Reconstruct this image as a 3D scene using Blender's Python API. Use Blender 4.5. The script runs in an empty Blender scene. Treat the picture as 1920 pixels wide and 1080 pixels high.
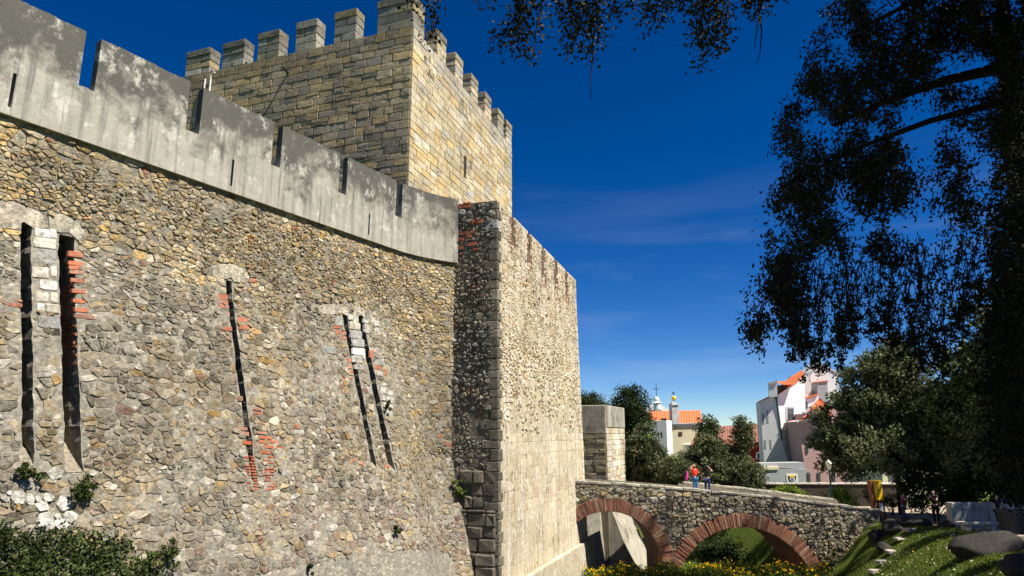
import bpy, math, random
import numpy as np
from mathutils import Vector, noise as mnoise
R = math.radians
rnd = random.Random(11)
nr = np.random.default_rng(11)
sc = bpy.context.scene
COL = sc.collection

# ------------------------------------------------------------------ camera
EYE = np.array([0.0, 0.0, 8.5])
FPX = 1250.0                                   # focal length in pixels of a 1920 wide frame
PITCH = math.atan(270 / FPX)
cam = bpy.data.cameras.new('camera')
cam_o = bpy.data.objects.new('camera', cam)
COL.objects.link(cam_o)
cam.sensor_width = 36.0
cam.lens = FPX / 1920 * 36
cam.clip_start = 0.1
cam.clip_end = 6000
cam_o.location = EYE
cam_o.rotation_euler = (R(90) + PITCH, 0, 0)
sc.camera = cam_o

# ------------------------------------------------------------------ sky, sun, exposure
SUN_AZ = R(-29)                                # from +X, counter-clockwise
SUN_EL = R(58)
SUN_ROT = math.pi / 2 - SUN_AZ
world = bpy.data.worlds.new('World')
sc.world = world
world.use_nodes = True
wn, wl = world.node_tree.nodes, world.node_tree.links
bg = wn['Background']
sky = wn.new('ShaderNodeTexSky')
sky.sky_type = 'NISHITA'
sky.sun_disc = False
sky.sun_elevation = SUN_EL
sky.sun_rotation = SUN_ROT
sky.altitude = 2500
sky.air_density = 0.9
sky.dust_density = 0.0
sky.ozone_density = 4.0
tc = wn.new('ShaderNodeTexCoord')
mp = wn.new('ShaderNodeMapping')
mp.inputs['Scale'].default_value = (1.0, 1.0, 6.5)
mp.inputs['Rotation'].default_value = (R(4), R(-9), R(20))
wl.new(tc.outputs['Generated'], mp.inputs[0])
cl = wn.new('ShaderNodeTexNoise')
cl.inputs['Scale'].default_value = 2.3
cl.inputs['Detail'].default_value = 7
cl.inputs['Roughness'].default_value = 0.55
cl.inputs['Distortion'].default_value = 0.6
wl.new(mp.outputs[0], cl.inputs['Vector'])
cr = wn.new('ShaderNodeMapRange')
cr.inputs[1].default_value = 0.52
cr.inputs[2].default_value = 0.80
cr.inputs[3].default_value = 0.0
cr.inputs[4].default_value = 0.24
wl.new(cl.outputs[0], cr.inputs[0])
sep = wn.new('ShaderNodeSeparateXYZ')
wl.new(tc.outputs['Generated'], sep.inputs[0])
lowr = wn.new('ShaderNodeMapRange')
lowr.inputs[1].default_value = 0.38
lowr.inputs[2].default_value = 0.14
wl.new(sep.outputs[2], lowr.inputs[0])
cm = wn.new('ShaderNodeMath')
cm.operation = 'MULTIPLY'
wl.new(cr.outputs[0], cm.inputs[0])
wl.new(lowr.outputs[0], cm.inputs[1])
hs = wn.new('ShaderNodeHueSaturation')
hs.inputs['Saturation'].default_value = 1.27
hs.inputs['Value'].default_value = 0.86
hs.inputs['Hue'].default_value = 0.508
gm = wn.new('ShaderNodeGamma')
gm.inputs[1].default_value = 1.17
wl.new(sky.outputs[0], gm.inputs[0])
wl.new(gm.outputs[0], hs.inputs['Color'])
cmx = wn.new('ShaderNodeMix')
cmx.data_type = 'RGBA'
wl.new(cm.outputs[0], cmx.inputs[0])
wl.new(hs.outputs[0], cmx.inputs[6])
cmx.inputs[7].default_value = (6.0, 6.6, 7.4, 1)
wl.new(cmx.outputs[2], bg.inputs[0])
bg.inputs[1].default_value = 0.05

sun = bpy.data.lights.new('sun', 'SUN')
sun.energy = 5.0
sun.angle = R(0.53)
sun.color = (1.0, 0.93, 0.80)
sun_o = bpy.data.objects.new('sun', sun)
COL.objects.link(sun_o)
SUN_DIR = Vector((math.cos(SUN_EL) * math.cos(SUN_AZ), math.cos(SUN_EL) * math.sin(SUN_AZ), math.sin(SUN_EL)))
sun_o.rotation_euler = SUN_DIR.to_track_quat('Z', 'Y').to_euler()
sun_o.location = (30, -20, 60)

sc.view_settings.view_transform = 'Standard'
sc.view_settings.look = 'None'
sc.view_settings.gamma = 1.0
sc.view_settings.exposure = 1.0
sc.cycles.max_bounces = 5
sc.cycles.diffuse_bounces = 3
sc.cycles.transparent_max_bounces = 4
sc.cycles.use_denoising = True

# ------------------------------------------------------------------ helpers
def ray(u, v):
    a, b = (u - 960) / FPX, (540 - v) / FPX
    c, s = math.cos(PITCH), math.sin(PITCH)
    return np.array([a, c - b * s, s + b * c])

def at_plane(u, v, p0, n):
    d = ray(u, v)
    t = ((p0[0] - EYE[0]) * n[0] + (p0[1] - EYE[1]) * n[1]) / (d[0] * n[0] + d[1] * n[1])
    return EYE + d * t

def at_y(u, v, y):
    return at_plane(u, v, (0, y), (0, 1))

def pix(p):
    p = np.atleast_2d(p) - EYE
    c, s = math.cos(PITCH), math.sin(PITCH)
    f = p[:, 1] * c + p[:, 2] * s
    up = -p[:, 1] * s + p[:, 2] * c
    f = np.where(f < 0.1, 0.1, f)
    return np.stack([960 + FPX * p[:, 0] / f, 540 - FPX * up / f], 1)

def ss(t):
    t = np.clip(t, 0, 1)
    return t * t * (3 - 2 * t)

def nz(x, y, z=0.0, f=1.0):
    return mnoise.noise(Vector((x * f, y * f, z * f)))

WLOC = {}

def tag(o, label=None, cat=None, group=None, kind=None):
    if label: o['label'] = label
    if cat: o['category'] = cat
    if group: o['group'] = group
    if kind: o['kind'] = kind
    return o

def thing(name, loc, label, cat, group=None):
    o = bpy.data.objects.new(name, None)
    o.empty_display_size = 0.3
    COL.objects.link(o)
    o.location = loc
    WLOC[o.name] = np.array(loc, float)
    return tag(o, label, cat, group, 'thing')

def link(me, name, mat, parent, cen):
    o = bpy.data.objects.new(name, me)
    COL.objects.link(o)
    if mat is not None and not me.materials:
        me.materials.append(mat)
    base = WLOC[parent.name] if parent else np.zeros(3)
    if parent: o.parent = parent
    o.location = cen - base
    WLOC[o.name] = np.array(cen, float)
    return o

def mesh(name, verts, faces, mat, parent=None, col=None, smooth=False):
    """verts in world space; origin is moved to the piece itself"""
    v = np.asarray(verts, float)
    cen = v.mean(0)
    me = bpy.data.meshes.new(name)
    me.from_pydata((v - cen).tolist(), [], faces)
    if col is not None:
        c = np.asarray(col, np.float32)
        if c.ndim == 1:
            c = np.tile(c, (len(v), 1))
        a = me.attributes.new('Col', 'FLOAT_COLOR', 'POINT')
        a.data.foreach_set('color', np.hstack([c, np.ones((len(v), 1), np.float32)]).ravel())
    if smooth:
        me.polygons.foreach_set('use_smooth', [True] * len(me.polygons))
    me.update()
    return link(me, name, mat, parent, cen)

def quads(name, V, mat, parent=None, col=None):
    """V (n,4,3) world quads, fast"""
    n = len(V)
    v = V.reshape(-1, 3)
    cen = v.mean(0)
    me = bpy.data.meshes.new(name)
    me.vertices.add(n * 4)
    me.vertices.foreach_set('co', (v - cen).astype(np.float32).ravel())
    me.loops.add(n * 4)
    me.loops.foreach_set('vertex_index', np.arange(n * 4, dtype=np.int32))
    me.polygons.add(n)
    me.polygons.foreach_set('loop_start', np.arange(0, n * 4, 4, dtype=np.int32))
    me.polygons.foreach_set('loop_total', np.full(n, 4, np.int32))
    if col is not None:
        a = me.attributes.new('Col', 'FLOAT_COLOR', 'POINT')
        c = np.hstack([np.asarray(col, np.float32), np.ones((n, 1), np.float32)])
        a.data.foreach_set('color', np.repeat(c, 4, axis=0).ravel())
    me.update()
    me.validate()
    return link(me, name, mat, parent, cen)

class Geo:
    def __init__(self):
        self.v, self.f, self.c = [], [], []
    def add(self, v, f, c=(.5, .5, .5)):
        b = len(self.v)
        self.v.extend([tuple(p) for p in v])
        self.f.extend([tuple(i + b for i in q) for q in f])
        if np.ndim(c) == 1:
            self.c.extend([tuple(c)] * len(v))
        else:
            self.c.extend([tuple(k) for k in c])
        return self
    def quad(self, a, b, c, d, col=(.5, .5, .5)):
        return self.add([a, b, c, d], [(0, 1, 2, 3)], col)
    def box(self, o, ex, ey, ez, col=(.5, .5, .5)):
        """o corner, three edge vectors"""
        o, ex, ey, ez = [np.array(k, float) for k in (o, ex, ey, ez)]
        v = [o, o + ex, o + ex + ey, o + ey, o + ez, o + ex + ez, o + ex + ey + ez, o + ey + ez]
        return self.add(v, [(3, 2, 1, 0), (4, 5, 6, 7), (0, 1, 5, 4), (1, 2, 6, 5), (2, 3, 7, 6), (3, 0, 4, 7)], col)
    def tube(self, pts, rad, n=8, col=(.5, .5, .5), cap=True):
        pts = [np.array(p, float) for p in pts]
        if np.ndim(rad) == 0: rad = [rad] * len(pts)
        V, Fc = [], []
        for i, p in enumerate(pts):
            d = pts[min(i + 1, len(pts) - 1)] - pts[max(i - 1, 0)]
            d = d / (np.linalg.norm(d) + 1e-9)
            a = np.cross(d, [0.31, 0.17, 0.93] if abs(d[2]) < .9 else [1, 0.1, 0])
            a /= np.linalg.norm(a)
            b = np.cross(d, a)
            for k in range(n):
                t = 2 * math.pi * k / n
                V.append(p + rad[i] * (a * math.cos(t) + b * math.sin(t)))
        for i in range(len(pts) - 1):
            for k in range(n):
                Fc.append((i * n + k, i * n + (k + 1) % n, (i + 1) * n + (k + 1) % n, (i + 1) * n + k))
        if cap:
            Fc.append(tuple(range(n - 1, -1, -1)))
            Fc.append(tuple((len(pts) - 1) * n + k for k in range(n)))
        return self.add(V, Fc, col)
    def lathe(self, c, prof, n=16, col=(.5, .5, .5)):
        V, Fc = [], []
        for (r, z) in prof:
            for k in range(n):
                t = 2 * math.pi * k / n
                V.append((c[0] + r * math.cos(t), c[1] + r * math.sin(t), c[2] + z))
        for i in range(len(prof) - 1):
            for k in range(n):
                Fc.append((i * n + k, i * n + (k + 1) % n, (i + 1) * n + (k + 1) % n, (i + 1) * n + k))
        return self.add(V, Fc, col)
    def build(self, name, mat, parent=None, smooth=False, color=True):
        return mesh(name, self.v, self.f, mat, parent, self.c if color else None, smooth)

# ------------------------------------------------------------------ materials
def nodes_of(name):
    m = bpy.data.materials.new(name)
    m.use_nodes = True
    nt = m.node_tree
    return m, nt.nodes, nt.links, nt.nodes['Principled BSDF']

def noise_node(N, L, vec, scale, detail=5, rough=.55, dist=0.0):
    n = N.new('ShaderNodeTexNoise')
    n.inputs['Scale'].default_value = scale
    n.inputs['Detail'].default_value = detail
    n.inputs['Roughness'].default_value = rough
    n.inputs['Distortion'].default_value = dist
    if vec is not None: L.new(vec, n.inputs['Vector'])
    return n.outputs[0]

def maprange(N, L, x, a, b, c=0.0, d=1.0):
    n = N.new('ShaderNodeMapRange')
    for i, k in enumerate((a, b, c, d)): n.inputs[i + 1].default_value = k
    L.new(x, n.inputs[0])
    return n.outputs[0]

def mix(N, L, fac, a, b, mode='MIX'):
    n = N.new('ShaderNodeMix')
    n.data_type = 'RGBA'
    n.blend_type = mode
    for s, k in ((0, fac), (6, a), (7, b)):
        if isinstance(k, (int, float)): n.inputs[s].default_value = k
        elif isinstance(k, tuple): n.inputs[s].default_value = (*k, 1)
        else: L.new(k, n.inputs[s])
    return n.outputs[2]

def bump(N, L, h, strength, dist, prev=None):
    n = N.new('ShaderNodeBump')
    n.inputs['Strength'].default_value = strength
    n.inputs['Distance'].default_value = dist
    L.new(h, n.inputs['Height'])
    if prev is not None: L.new(prev, n.inputs['Normal'])
    return n.outputs[0]

def pos_of(N, L, scale=None):
    g = N.new('ShaderNodeNewGeometry')
    if scale is None: return g.outputs['Position']
    m = N.new('ShaderNodeMapping')
    m.inputs['Scale'].default_value = scale
    L.new(g.outputs['Position'], m.inputs[0])
    return m.outputs[0]

def stone_mat(name, base=None, stain=(.10, .095, .08), stain_lo=.55, stain_amt=.6, contrast=.55, pale=None, pale_amt=0.0,
              streak=0.0, bmp=.6, scale=1.0, rough=.9, smear=None, smear_amt=.5, chips=0.0, pits=0.0):
    m, N, L, b = nodes_of(name)
    p = pos_of(N, L)
    if base is None:
        a = N.new('ShaderNodeAttribute'); a.attribute_name = 'Col'
        c = a.outputs['Color']
    else:
        c = mix(N, L, noise_node(N, L, p, 1.1 * scale, 6), tuple(k * .82 for k in base), tuple(min(1, k * 1.15) for k in base))
    if chips:
        vo = N.new('ShaderNodeTexVoronoi')
        vo.inputs['Scale'].default_value = 6.5
        pm = N.new('ShaderNodeMapping'); pm.inputs['Scale'].default_value = (1, 1, 1.7)
        pw = N.new('ShaderNodeVectorMath'); pw.operation = 'ADD'
        L.new(p, pm.inputs[0]); L.new(pm.outputs[0], pw.inputs[0])
        wn_ = N.new('ShaderNodeTexNoise'); wn_.inputs['Scale'].default_value = 7
        L.new(p, wn_.inputs['Vector'])
        wm = N.new('ShaderNodeVectorMath'); wm.operation = 'SCALE'; wm.inputs[3].default_value = .16
        L.new(wn_.outputs[1], wm.inputs[0]); L.new(wm.outputs[0], pw.inputs[1])
        L.new(pw.outputs[0], vo.inputs['Vector'])
        sg_ = N.new('ShaderNodeSeparateColor'); L.new(vo.outputs['Color'], sg_.inputs[0])
        cf = mix(N, L, sg_.outputs[0], (.12, .11, .09), (.58, .51, .40))
        c = mix(N, L, maprange(N, L, vo.outputs['Distance'], .55, .25, 0, chips), c, cf)
    if smear:
        tn = maprange(N, L, noise_node(N, L, p, .35, 5, .6), .36, .64, .72, 1.22)
        tc_n = N.new('ShaderNodeCombineColor')
        for i in range(3): L.new(tn, tc_n.inputs[i])
        c = mix(N, L, 1.0, c, tc_n.outputs[0], 'MULTIPLY')
        f = maprange(N, L, noise_node(N, L, p, 3.2 * scale, 9, .72, .5), .44, .60, 0, smear_amt)
        c = mix(N, L, f, c, smear)
    v = maprange(N, L, noise_node(N, L, p, 9 * scale, 8, .7), .28, .74, 1 - contrast, 1 + contrast * .8)
    cc = N.new('ShaderNodeCombineColor')
    for i in range(3): L.new(v, cc.inputs[i])
    c = mix(N, L, 1.0, c, cc.outputs[0], 'MULTIPLY')
    if pale_amt:
        f = maprange(N, L, noise_node(N, L, p, 1.6 * scale, 7, .65, .4), .52, .66, 0, pale_amt)
        c = mix(N, L, f, c, pale)
    if streak:
        ps = pos_of(N, L, (1.6, 1.6, .055))
        f = maprange(N, L, noise_node(N, L, ps, 2.6, 6, .65), .57, .66, 0, streak)
        c = mix(N, L, f, c, stain)
        f = maprange(N, L, noise_node(N, L, ps, 1.9, 5, .6), .55, .64, 0, streak)
        c = mix(N, L, f, c, (.70, .68, .62))
    f = maprange(N, L, noise_node(N, L, p, .8 * scale, 9, .68, .3), stain_lo, stain_lo + .14, 0, stain_amt)
    c = mix(N, L, f, c, stain)
    if pits:
        f = maprange(N, L, noise_node(N, L, pos_of(N, L, (1, 1, .8)), 5.5, 6, .65), .56, .63, 0, pits)
        f2 = N.new('ShaderNodeMath'); f2.operation = 'MULTIPLY'
        L.new(f, f2.inputs[0]); L.new(maprange(N, L, noise_node(N, L, p, .5, 4, .6), .40, .56, .1, 1), f2.inputs[1])
        c = mix(N, L, f2.outputs[0], c, (.17, .13, .08))
    L.new(c, b.inputs['Base Color'])
    b.inputs['Roughness'].default_value = rough
    b.inputs['Specular IOR Level'].default_value = .15
    h1 = noise_node(N, L, p, 14 * scale, 9, .72)
    h2 = noise_node(N, L, p, 55 * scale, 4, .6)
    n1 = bump(N, L, h1, bmp, .06)
    n2 = bump(N, L, h2, bmp * .6, .015, n1)
    L.new(n2, b.inputs['Normal'])
    return m

def plain(name, col, rough=.6, var=.12, scale=6, bmp=.15, metal=0, spec=.3):
    m, N, L, b = nodes_of(name)
    p = pos_of(N, L)
    n = noise_node(N, L, p, scale, 6, .65)
    c = mix(N, L, n, tuple(k * (1 - var) for k in col), tuple(min(1, k * (1 + var)) for k in col))
    L.new(c, b.inputs['Base Color'])
    b.inputs['Roughness'].default_value = rough
    b.inputs['Metallic'].default_value = metal
    b.inputs['Specular IOR Level'].default_value = spec
    if bmp: L.new(bump(N, L, noise_node(N, L, p, scale * 5, 5), bmp, .02), b.inputs['Normal'])
    return m

def leaf_mat(name, trans=.25, rough=.55):
    m, N, L, b = nodes_of(name)
    a = N.new('ShaderNodeAttribute'); a.attribute_name = 'Col'
    L.new(a.outputs['Color'], b.inputs['Base Color'])
    b.inputs['Roughness'].default_value = rough
    b.inputs['Specular IOR Level'].default_value = .08
    t = N.new('ShaderNodeBsdfTranslucent')
    L.new(a.outputs['Color'], t.inputs['Color'])
    x = N.new('ShaderNodeMixShader')
    x.inputs[0].default_value = trans
    L.new(b.outputs[0], x.inputs[1])
    L.new(t.outputs[0], x.inputs[2])
    L.new(x.outputs[0], N['Material Output'].inputs['Surface'])
    return m

M = {}
M['rubble'] = stone_mat('rubble_stone', stain=(.15, .13, .10), stain_lo=.57, stain_amt=.55, contrast=.65, smear=(.275, .255, .214), smear_amt=.75, bmp=1.0)
M['mortar'] = stone_mat('lime_mortar', base=(.265, .246, .206), stain=(.105, .097, .08), stain_lo=.54, stain_amt=.65, contrast=.5, pale=(.44, .39, .30), pale_amt=.5, bmp=1.0, chips=.75)
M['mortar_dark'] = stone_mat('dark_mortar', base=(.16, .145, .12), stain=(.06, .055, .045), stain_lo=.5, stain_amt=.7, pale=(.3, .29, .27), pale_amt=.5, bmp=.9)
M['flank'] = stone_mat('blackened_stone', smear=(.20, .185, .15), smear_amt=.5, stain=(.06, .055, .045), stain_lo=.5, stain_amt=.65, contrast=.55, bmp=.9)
M['bastion'] = stone_mat('bleached_stone', stain=(.24, .20, .13), stain_lo=.58, stain_amt=.5, contrast=.4, pale=(.76, .70, .58), pale_amt=.85, streak=.6, bmp=1.0, smear=(.60, .51, .36), smear_amt=.75, pits=.95)
M['bastion_base'] = stone_mat('bleached_render', base=(.58, .50, .36), stain=(.26, .21, .14), stain_lo=.58, stain_amt=.6, contrast=.4, pale=(.76, .70, .58), pale_amt=.85, streak=.6, bmp=1.0, chips=.35, pits=.95)
M['ashlar'] = stone_mat('ashlar_stone', stain=(.13, .12, .095), stain_lo=.55, stain_amt=.6, contrast=.5, bmp=.9, smear=(.42, .36, .25), smear_amt=.35)
M['joint'] = stone_mat('ashlar_joint', base=(.23, .20, .145), stain=(.10, .09, .08), stain_lo=.5, stain_amt=.7, bmp=.6)
M['bridge'] = stone_mat('bridge_stone', stain=(.07, .066, .055), stain_lo=.55, stain_amt=.6, contrast=.6, bmp=.9, smear=(.30, .265, .195), smear_amt=.5)
M['bridge_mortar'] = stone_mat('bridge_mortar', base=(.27, .245, .195), stain=(.09, .08, .065), stain_lo=.5, stain_amt=.7, bmp=.9)
M['brick'] = stone_mat('brick_clay', stain=(.10, .075, .055), stain_lo=.56, stain_amt=.6, contrast=.45, bmp=.6, scale=1.5, smear=(.36, .27, .20), smear_amt=.4)
M['dark'] = plain('dark_void', (.03, .026, .022), .95, .3)
M['steel'] = plain('galvanised_pipe', (.75, .75, .74), .4, .05, metal=.2)
M['leaf'] = leaf_mat('leaf')
M['leaf_dark'] = leaf_mat('leaf_evergreen', .06, .6)
M['bark_dark'] = plain('dark_bark', (.022, .017, .013), .95, .4, 9, .8)
M['bark'] = plain('bark', (.075, .055, .04), .95, .4, 9, .8)
M['white_wall'] = stone_mat('limewashed_wall', base=(.78, .78, .79), stain=(.42, .42, .43), stain_lo=.62, stain_amt=.5, contrast=.08, bmp=.15)
M['stained_white'] = stone_mat('stained_limewash', base=(.62, .62, .60), stain=(.28, .27, .26), stain_lo=.5, stain_amt=.8, contrast=.2, bmp=.2)
M['cream'] = stone_mat('cream_render', base=(.72, .66, .46), stain=(.5, .45, .33), stain_lo=.62, stain_amt=.4, contrast=.08, bmp=.15)
M['pink'] = stone_mat('pink_render', base=(.60, .38, .36), stain=(.4, .26, .24), stain_lo=.62, stain_amt=.4, contrast=.1, bmp=.15)
M['red_wall'] = stone_mat('red_render', base=(.42, .04, .03), stain=(.25, .03, .02), stain_lo=.62, stain_amt=.4, contrast=.1, bmp=.15)
M['grey_wall'] = stone_mat('grey_render', base=(.36, .37, .39), stain=(.2, .2, .2), stain_lo=.56, stain_amt=.6, contrast=.12, bmp=.2)
M['tile'] = stone_mat('terracotta_tile', base=(.60, .17, .07), stain=(.3, .1, .06), stain_lo=.58, stain_amt=.6, contrast=.3, bmp=.2)
M['tile_old'] = stone_mat('weathered_tile', base=(.26, .12, .09), stain=(.1, .07, .06), stain_lo=.5, stain_amt=.6, contrast=.4, bmp=.2)
M['trim'] = plain('stone_trim', (.50, .49, .47), .8, .1)
M['frame'] = plain('grey_paint', (.22, .24, .26), .5, .1)
M['glass'] = plain('window_glass', (.05, .065, .08), .12, .2, 3, 0, 0, .6)
M['iron'] = plain('dark_iron', (.05, .055, .06), .5, .2)
M['green_paint'] = plain('green_paint', (.012, .10, .07), .45, .15)
M['lamp_glass'] = plain('opal_lamp_glass', (.78, .72, .55), .3, .06, 4, 0)
M['yellow'] = plain('yellow_panel', (.90, .52, .01), .45, .03, 3, 0)
M['rust'] = plain('weathering_steel', (.19, .065, .03), .8, .3)
M['print'] = plain('dark_print', (.12, .09, .02), .6, .05)
M['paper'] = plain('paper_notice', (.75, .78, .78), .6, .05)
M['rock'] = stone_mat('dark_boulder', base=(.045, .042, .038), stain=(.018, .018, .016), stain_lo=.5, stain_amt=.6, contrast=.5, bmp=.9)
M['step'] = stone_mat('step_stone', base=(.38, .35, .30), stain=(.16, .15, .12), contrast=.3)
M['hedge_wall'] = stone_mat('dark_garden_wall', base=(.055, .048, .038), stain=(.025, .022, .018), contrast=.5, bmp=.7)
M['coping'] = stone_mat('pale_coping', base=(.50, .47, .42), stain=(.18, .17, .15), stain_lo=.54, stain_amt=.6, contrast=.4)
M['slab'] = stone_mat('poured_skirt', base=(.36, .335, .28), stain=(.11, .10, .085), stain_lo=.5, stain_amt=.75, contrast=.35, streak=.3, bmp=.5)

def plaster_mat():
    m, N, L, b = nodes_of('weathered_plaster')
    p = pos_of(N, L)
    sx = N.new('ShaderNodeSeparateXYZ'); L.new(p, sx.inputs[0])
    c = mix(N, L, noise_node(N, L, p, .9, 7, .6), (.29, .278, .245), (.47, .445, .385))
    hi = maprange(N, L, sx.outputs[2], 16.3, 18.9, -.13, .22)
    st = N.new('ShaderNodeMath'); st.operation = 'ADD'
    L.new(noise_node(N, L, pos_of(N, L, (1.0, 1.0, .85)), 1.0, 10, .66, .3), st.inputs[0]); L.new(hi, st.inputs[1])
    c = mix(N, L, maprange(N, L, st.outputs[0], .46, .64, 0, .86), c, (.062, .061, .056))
    ps = pos_of(N, L, (1.0, 1.0, .75))
    w = maprange(N, L, noise_node(N, L, ps, 1.7, 12, .76, .2), .54, .63, 0, .75)
    c = mix(N, L, w, c, (.62, .60, .54))
    dk_ = maprange(N, L, noise_node(N, L, pos_of(N, L, (2.6, 2.6, .13)), 1.9, 7, .7), .49, .64, 0, .62)
    c = mix(N, L, dk_, c, (.11, .108, .10))
    sp = maprange(N, L, noise_node(N, L, p, 22, 3, .6), .62, .72, 0, .5)
    c = mix(N, L, sp, c, (.12, .12, .11))
    g = maprange(N, L, noise_node(N, L, p, 60, 4, .7), .3, .7, .82, 1.15)
    cc = N.new('ShaderNodeCombineColor')
    for i in range(3): L.new(g, cc.inputs[i])
    c = mix(N, L, 1.0, c, cc.outputs[0], 'MULTIPLY')
    L.new(c, b.inputs['Base Color'])
    b.inputs['Roughness'].default_value = .92
    b.inputs['Specular IOR Level'].default_value = .12
    n1 = bump(N, L, noise_node(N, L, p, 3.5, 8, .65), .5, .05)
    n2 = bump(N, L, noise_node(N, L, p, 45, 4, .6), .4, .012, n1)
    L.new(n2, b.inputs['Normal'])
    return m
M['plaster'] = plaster_mat()

def grass_mat():
    m, N, L, b = nodes_of('lawn')
    p = pos_of(N, L)
    c = mix(N, L, noise_node(N, L, p, .35, 5, .6), (.075, .115, .018), (.13, .165, .035))
    c = mix(N, L, maprange(N, L, noise_node(N, L, p, .9, 6, .7), .5, .7, 0, .6), c, (.14, .125, .05))
    c = mix(N, L, maprange(N, L, noise_node(N, L, p, 25, 4, .7), .4, .7, 0, .6), c, (.03, .055, .01))
    L.new(c, b.inputs['Base Color'])
    b.inputs['Roughness'].default_value = .95
    b.inputs['Specular IOR Level'].default_value = .05
    L.new(bump(N, L, noise_node(N, L, p, 30, 6, .7), 1.0, .06), b.inputs['Normal'])
    return m
M['grass'] = grass_mat()
M['dirt'] = stone_mat('trodden_earth', base=(.34, .28, .21), stain=(.16, .13, .09), stain_lo=.56, stain_amt=.5, contrast=.3, bmp=.5)

# ------------------------------------------------------------------ stones
def voronoi(P):
    """convex cells of the points P (n,2); the outer ones come out large and are dropped by the caller"""
    P = np.asarray(P)
    n = len(P)
    w = P.max(0) - P.min(0)
    g = math.sqrt(w[0] * w[1] / n) * 1.6
    mn = P.min(0)
    cells = {}
    key = np.floor((P - mn) / g).astype(int)
    for i in range(n):
        cells.setdefault((key[i, 0], key[i, 1]), []).append(i)
    pl = P.tolist()
    out = []
    for i in range(n):
        kx, ky = key[i]
        x, y = pl[i]
        cand = []
        for ax in range(kx - 2, kx + 3):
            for ay in range(ky - 2, ky + 3):
                for j in cells.get((ax, ay), ()):
                    if j != i:
                        qx, qy = pl[j]
                        cand.append(((qx - x) ** 2 + (qy - y) ** 2, qx, qy))
        cand.sort()
        r = g * 1.7
        poly = [(x - r, y - r), (x + r, y - r), (x + r, y + r), (x - r, y + r)]
        mr = 2 * r * r
        for d2, qx, qy in cand:
            if d2 > 4 * mr: break
            nx, ny = qx - x, qy - y
            c = (nx * (x + qx) + ny * (y + qy)) / 2
            new = []
            m = len(poly)
            dv = [nx * a + ny * b - c for a, b in poly]
            if max(dv) <= 0: continue
            for k in range(m):
                a, b = poly[k], poly[(k + 1) % m]
                da, db = dv[k], dv[(k + 1) % m]
                if da <= 0: new.append(a)
                if (da < 0 < db) or (db < 0 < da):
                    t = da / (da - db)
                    new.append((a[0] + (b[0] - a[0]) * t, a[1] + (b[1] - a[1]) * t))
            poly = new
            mr = max((a - x) ** 2 + (b - y) ** 2 for a, b in poly)
        out.append(poly)
    return out

def rubble_cells(s0, s1, z0, z1, hmin, hmax, wmin=1.0, wmax=2.5, flat=1.45, wob=.28, rg=rnd):
    """course-like irregular stone outlines in (s,z)"""
    pts = []
    z = z0 - hmax
    while z < z1 + hmax:
        h = rg.uniform(hmin, hmax) if rg.random() < .62 else rg.uniform(hmin * .65, hmin * 1.2)
        s = s0 - hmax * 2 - rg.random() * hmax
        while s < s1 + hmax * 2:
            w = h * rg.uniform(wmin, wmax)
            if rg.random() < .14 and h > hmin * 1.3:
                for _ in range(rg.choice((3, 4, 5))): pts.append((s + w * rg.random(), (z + h * rg.random()) * flat))
            elif rg.random() < .22:
                k = rg.uniform(.35, .65)
                pts.append((s + w * rg.uniform(.3, .7), (z + h * .25) * flat))
                pts.append((s + w * k, (z + h * .8) * flat))
            else:
                pts.append((s + w / 2 + rg.uniform(-.2, .2) * w, (z + h / 2 + rg.uniform(-wob, wob) * h + .12 * math.sin(s * .9 + z)) * flat))
            s += w
        z += h
    pts = [p for p in pts if rg.random() > (.10 + .16 * max(0, nz(p[0], p[1], 31, .8)))]
    cells = []
    for poly in voronoi(pts):
        poly = [(a, b / flat) for a, b in poly]
        cx = sum(a for a, _ in poly) / len(poly); cz = sum(b for _, b in poly) / len(poly)
        if s0 < cx < s1 and z0 < cz < z1:
            cells.append((cx, cz, poly))
    return cells

def shrink(poly, gap, cx, cz, rg=rnd, jit=.08, cut=.24):
    """rounded, jittered outline pulled in by the joint"""
    n = len(poly)
    out = []
    for i in range(n):
        p, a, b = poly[i], poly[i - 1], poly[(i + 1) % n]
        for q in (a, b):
            k = cut * rg.uniform(.6, 1.3)
            x, z = p[0] + (q[0] - p[0]) * k, p[1] + (q[1] - p[1]) * k
            d = math.hypot(x - cx, z - cz) + 1e-6
            f = max(.25, 1 - gap / d) * (1 + rg.uniform(-jit, jit * .5))
            out.append((cx + (x - cx) * f, cz + (z - cz) * f))
    return out

def stone_geo(poly, mapf, h, inset=.3, rg=rnd, tilt=.5, edge=.55, back=.06):
    """a stone with a rounded front; poly in wall coordinates, mapf(a,b,off) -> world"""
    n = len(poly)
    p = np.array(poly)
    c = p.mean(0)
    p1 = c + (p - c) * .97
    p2 = c + (p - c) * (1 - inset)
    o1 = np.full(n, h * edge) * np.array([rg.uniform(.7, 1.2) for _ in range(n)])
    ta, tb = rg.uniform(-tilt, tilt), rg.uniform(-tilt, tilt)
    dd = (p2 - c) / (np.abs(p - c).max() + 1e-6)
    o2 = h * (1 + ta * dd[:, 0] + tb * dd[:, 1]) * np.array([rg.uniform(.8, 1.15) for _ in range(n)])
    A = np.concatenate([p[:, 0], p1[:, 0], p2[:, 0], [c[0]]])
    B = np.concatenate([p[:, 1], p1[:, 1], p2[:, 1], [c[1]]])
    O = np.concatenate([np.full(n, -back), o1, o2, [h * rg.uniform(.95, 1.2)]])
    v = mapf(A, B, O)
    f = []
    for i in range(n):
        j = (i + 1) % n
        f.append((i, j, n + j, n + i))
        f.append((n + i, n + j, 2 * n + j, 2 * n + i))
        f.append((2 * n + i, 2 * n + j, 3 * n))
    return v, f

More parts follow.
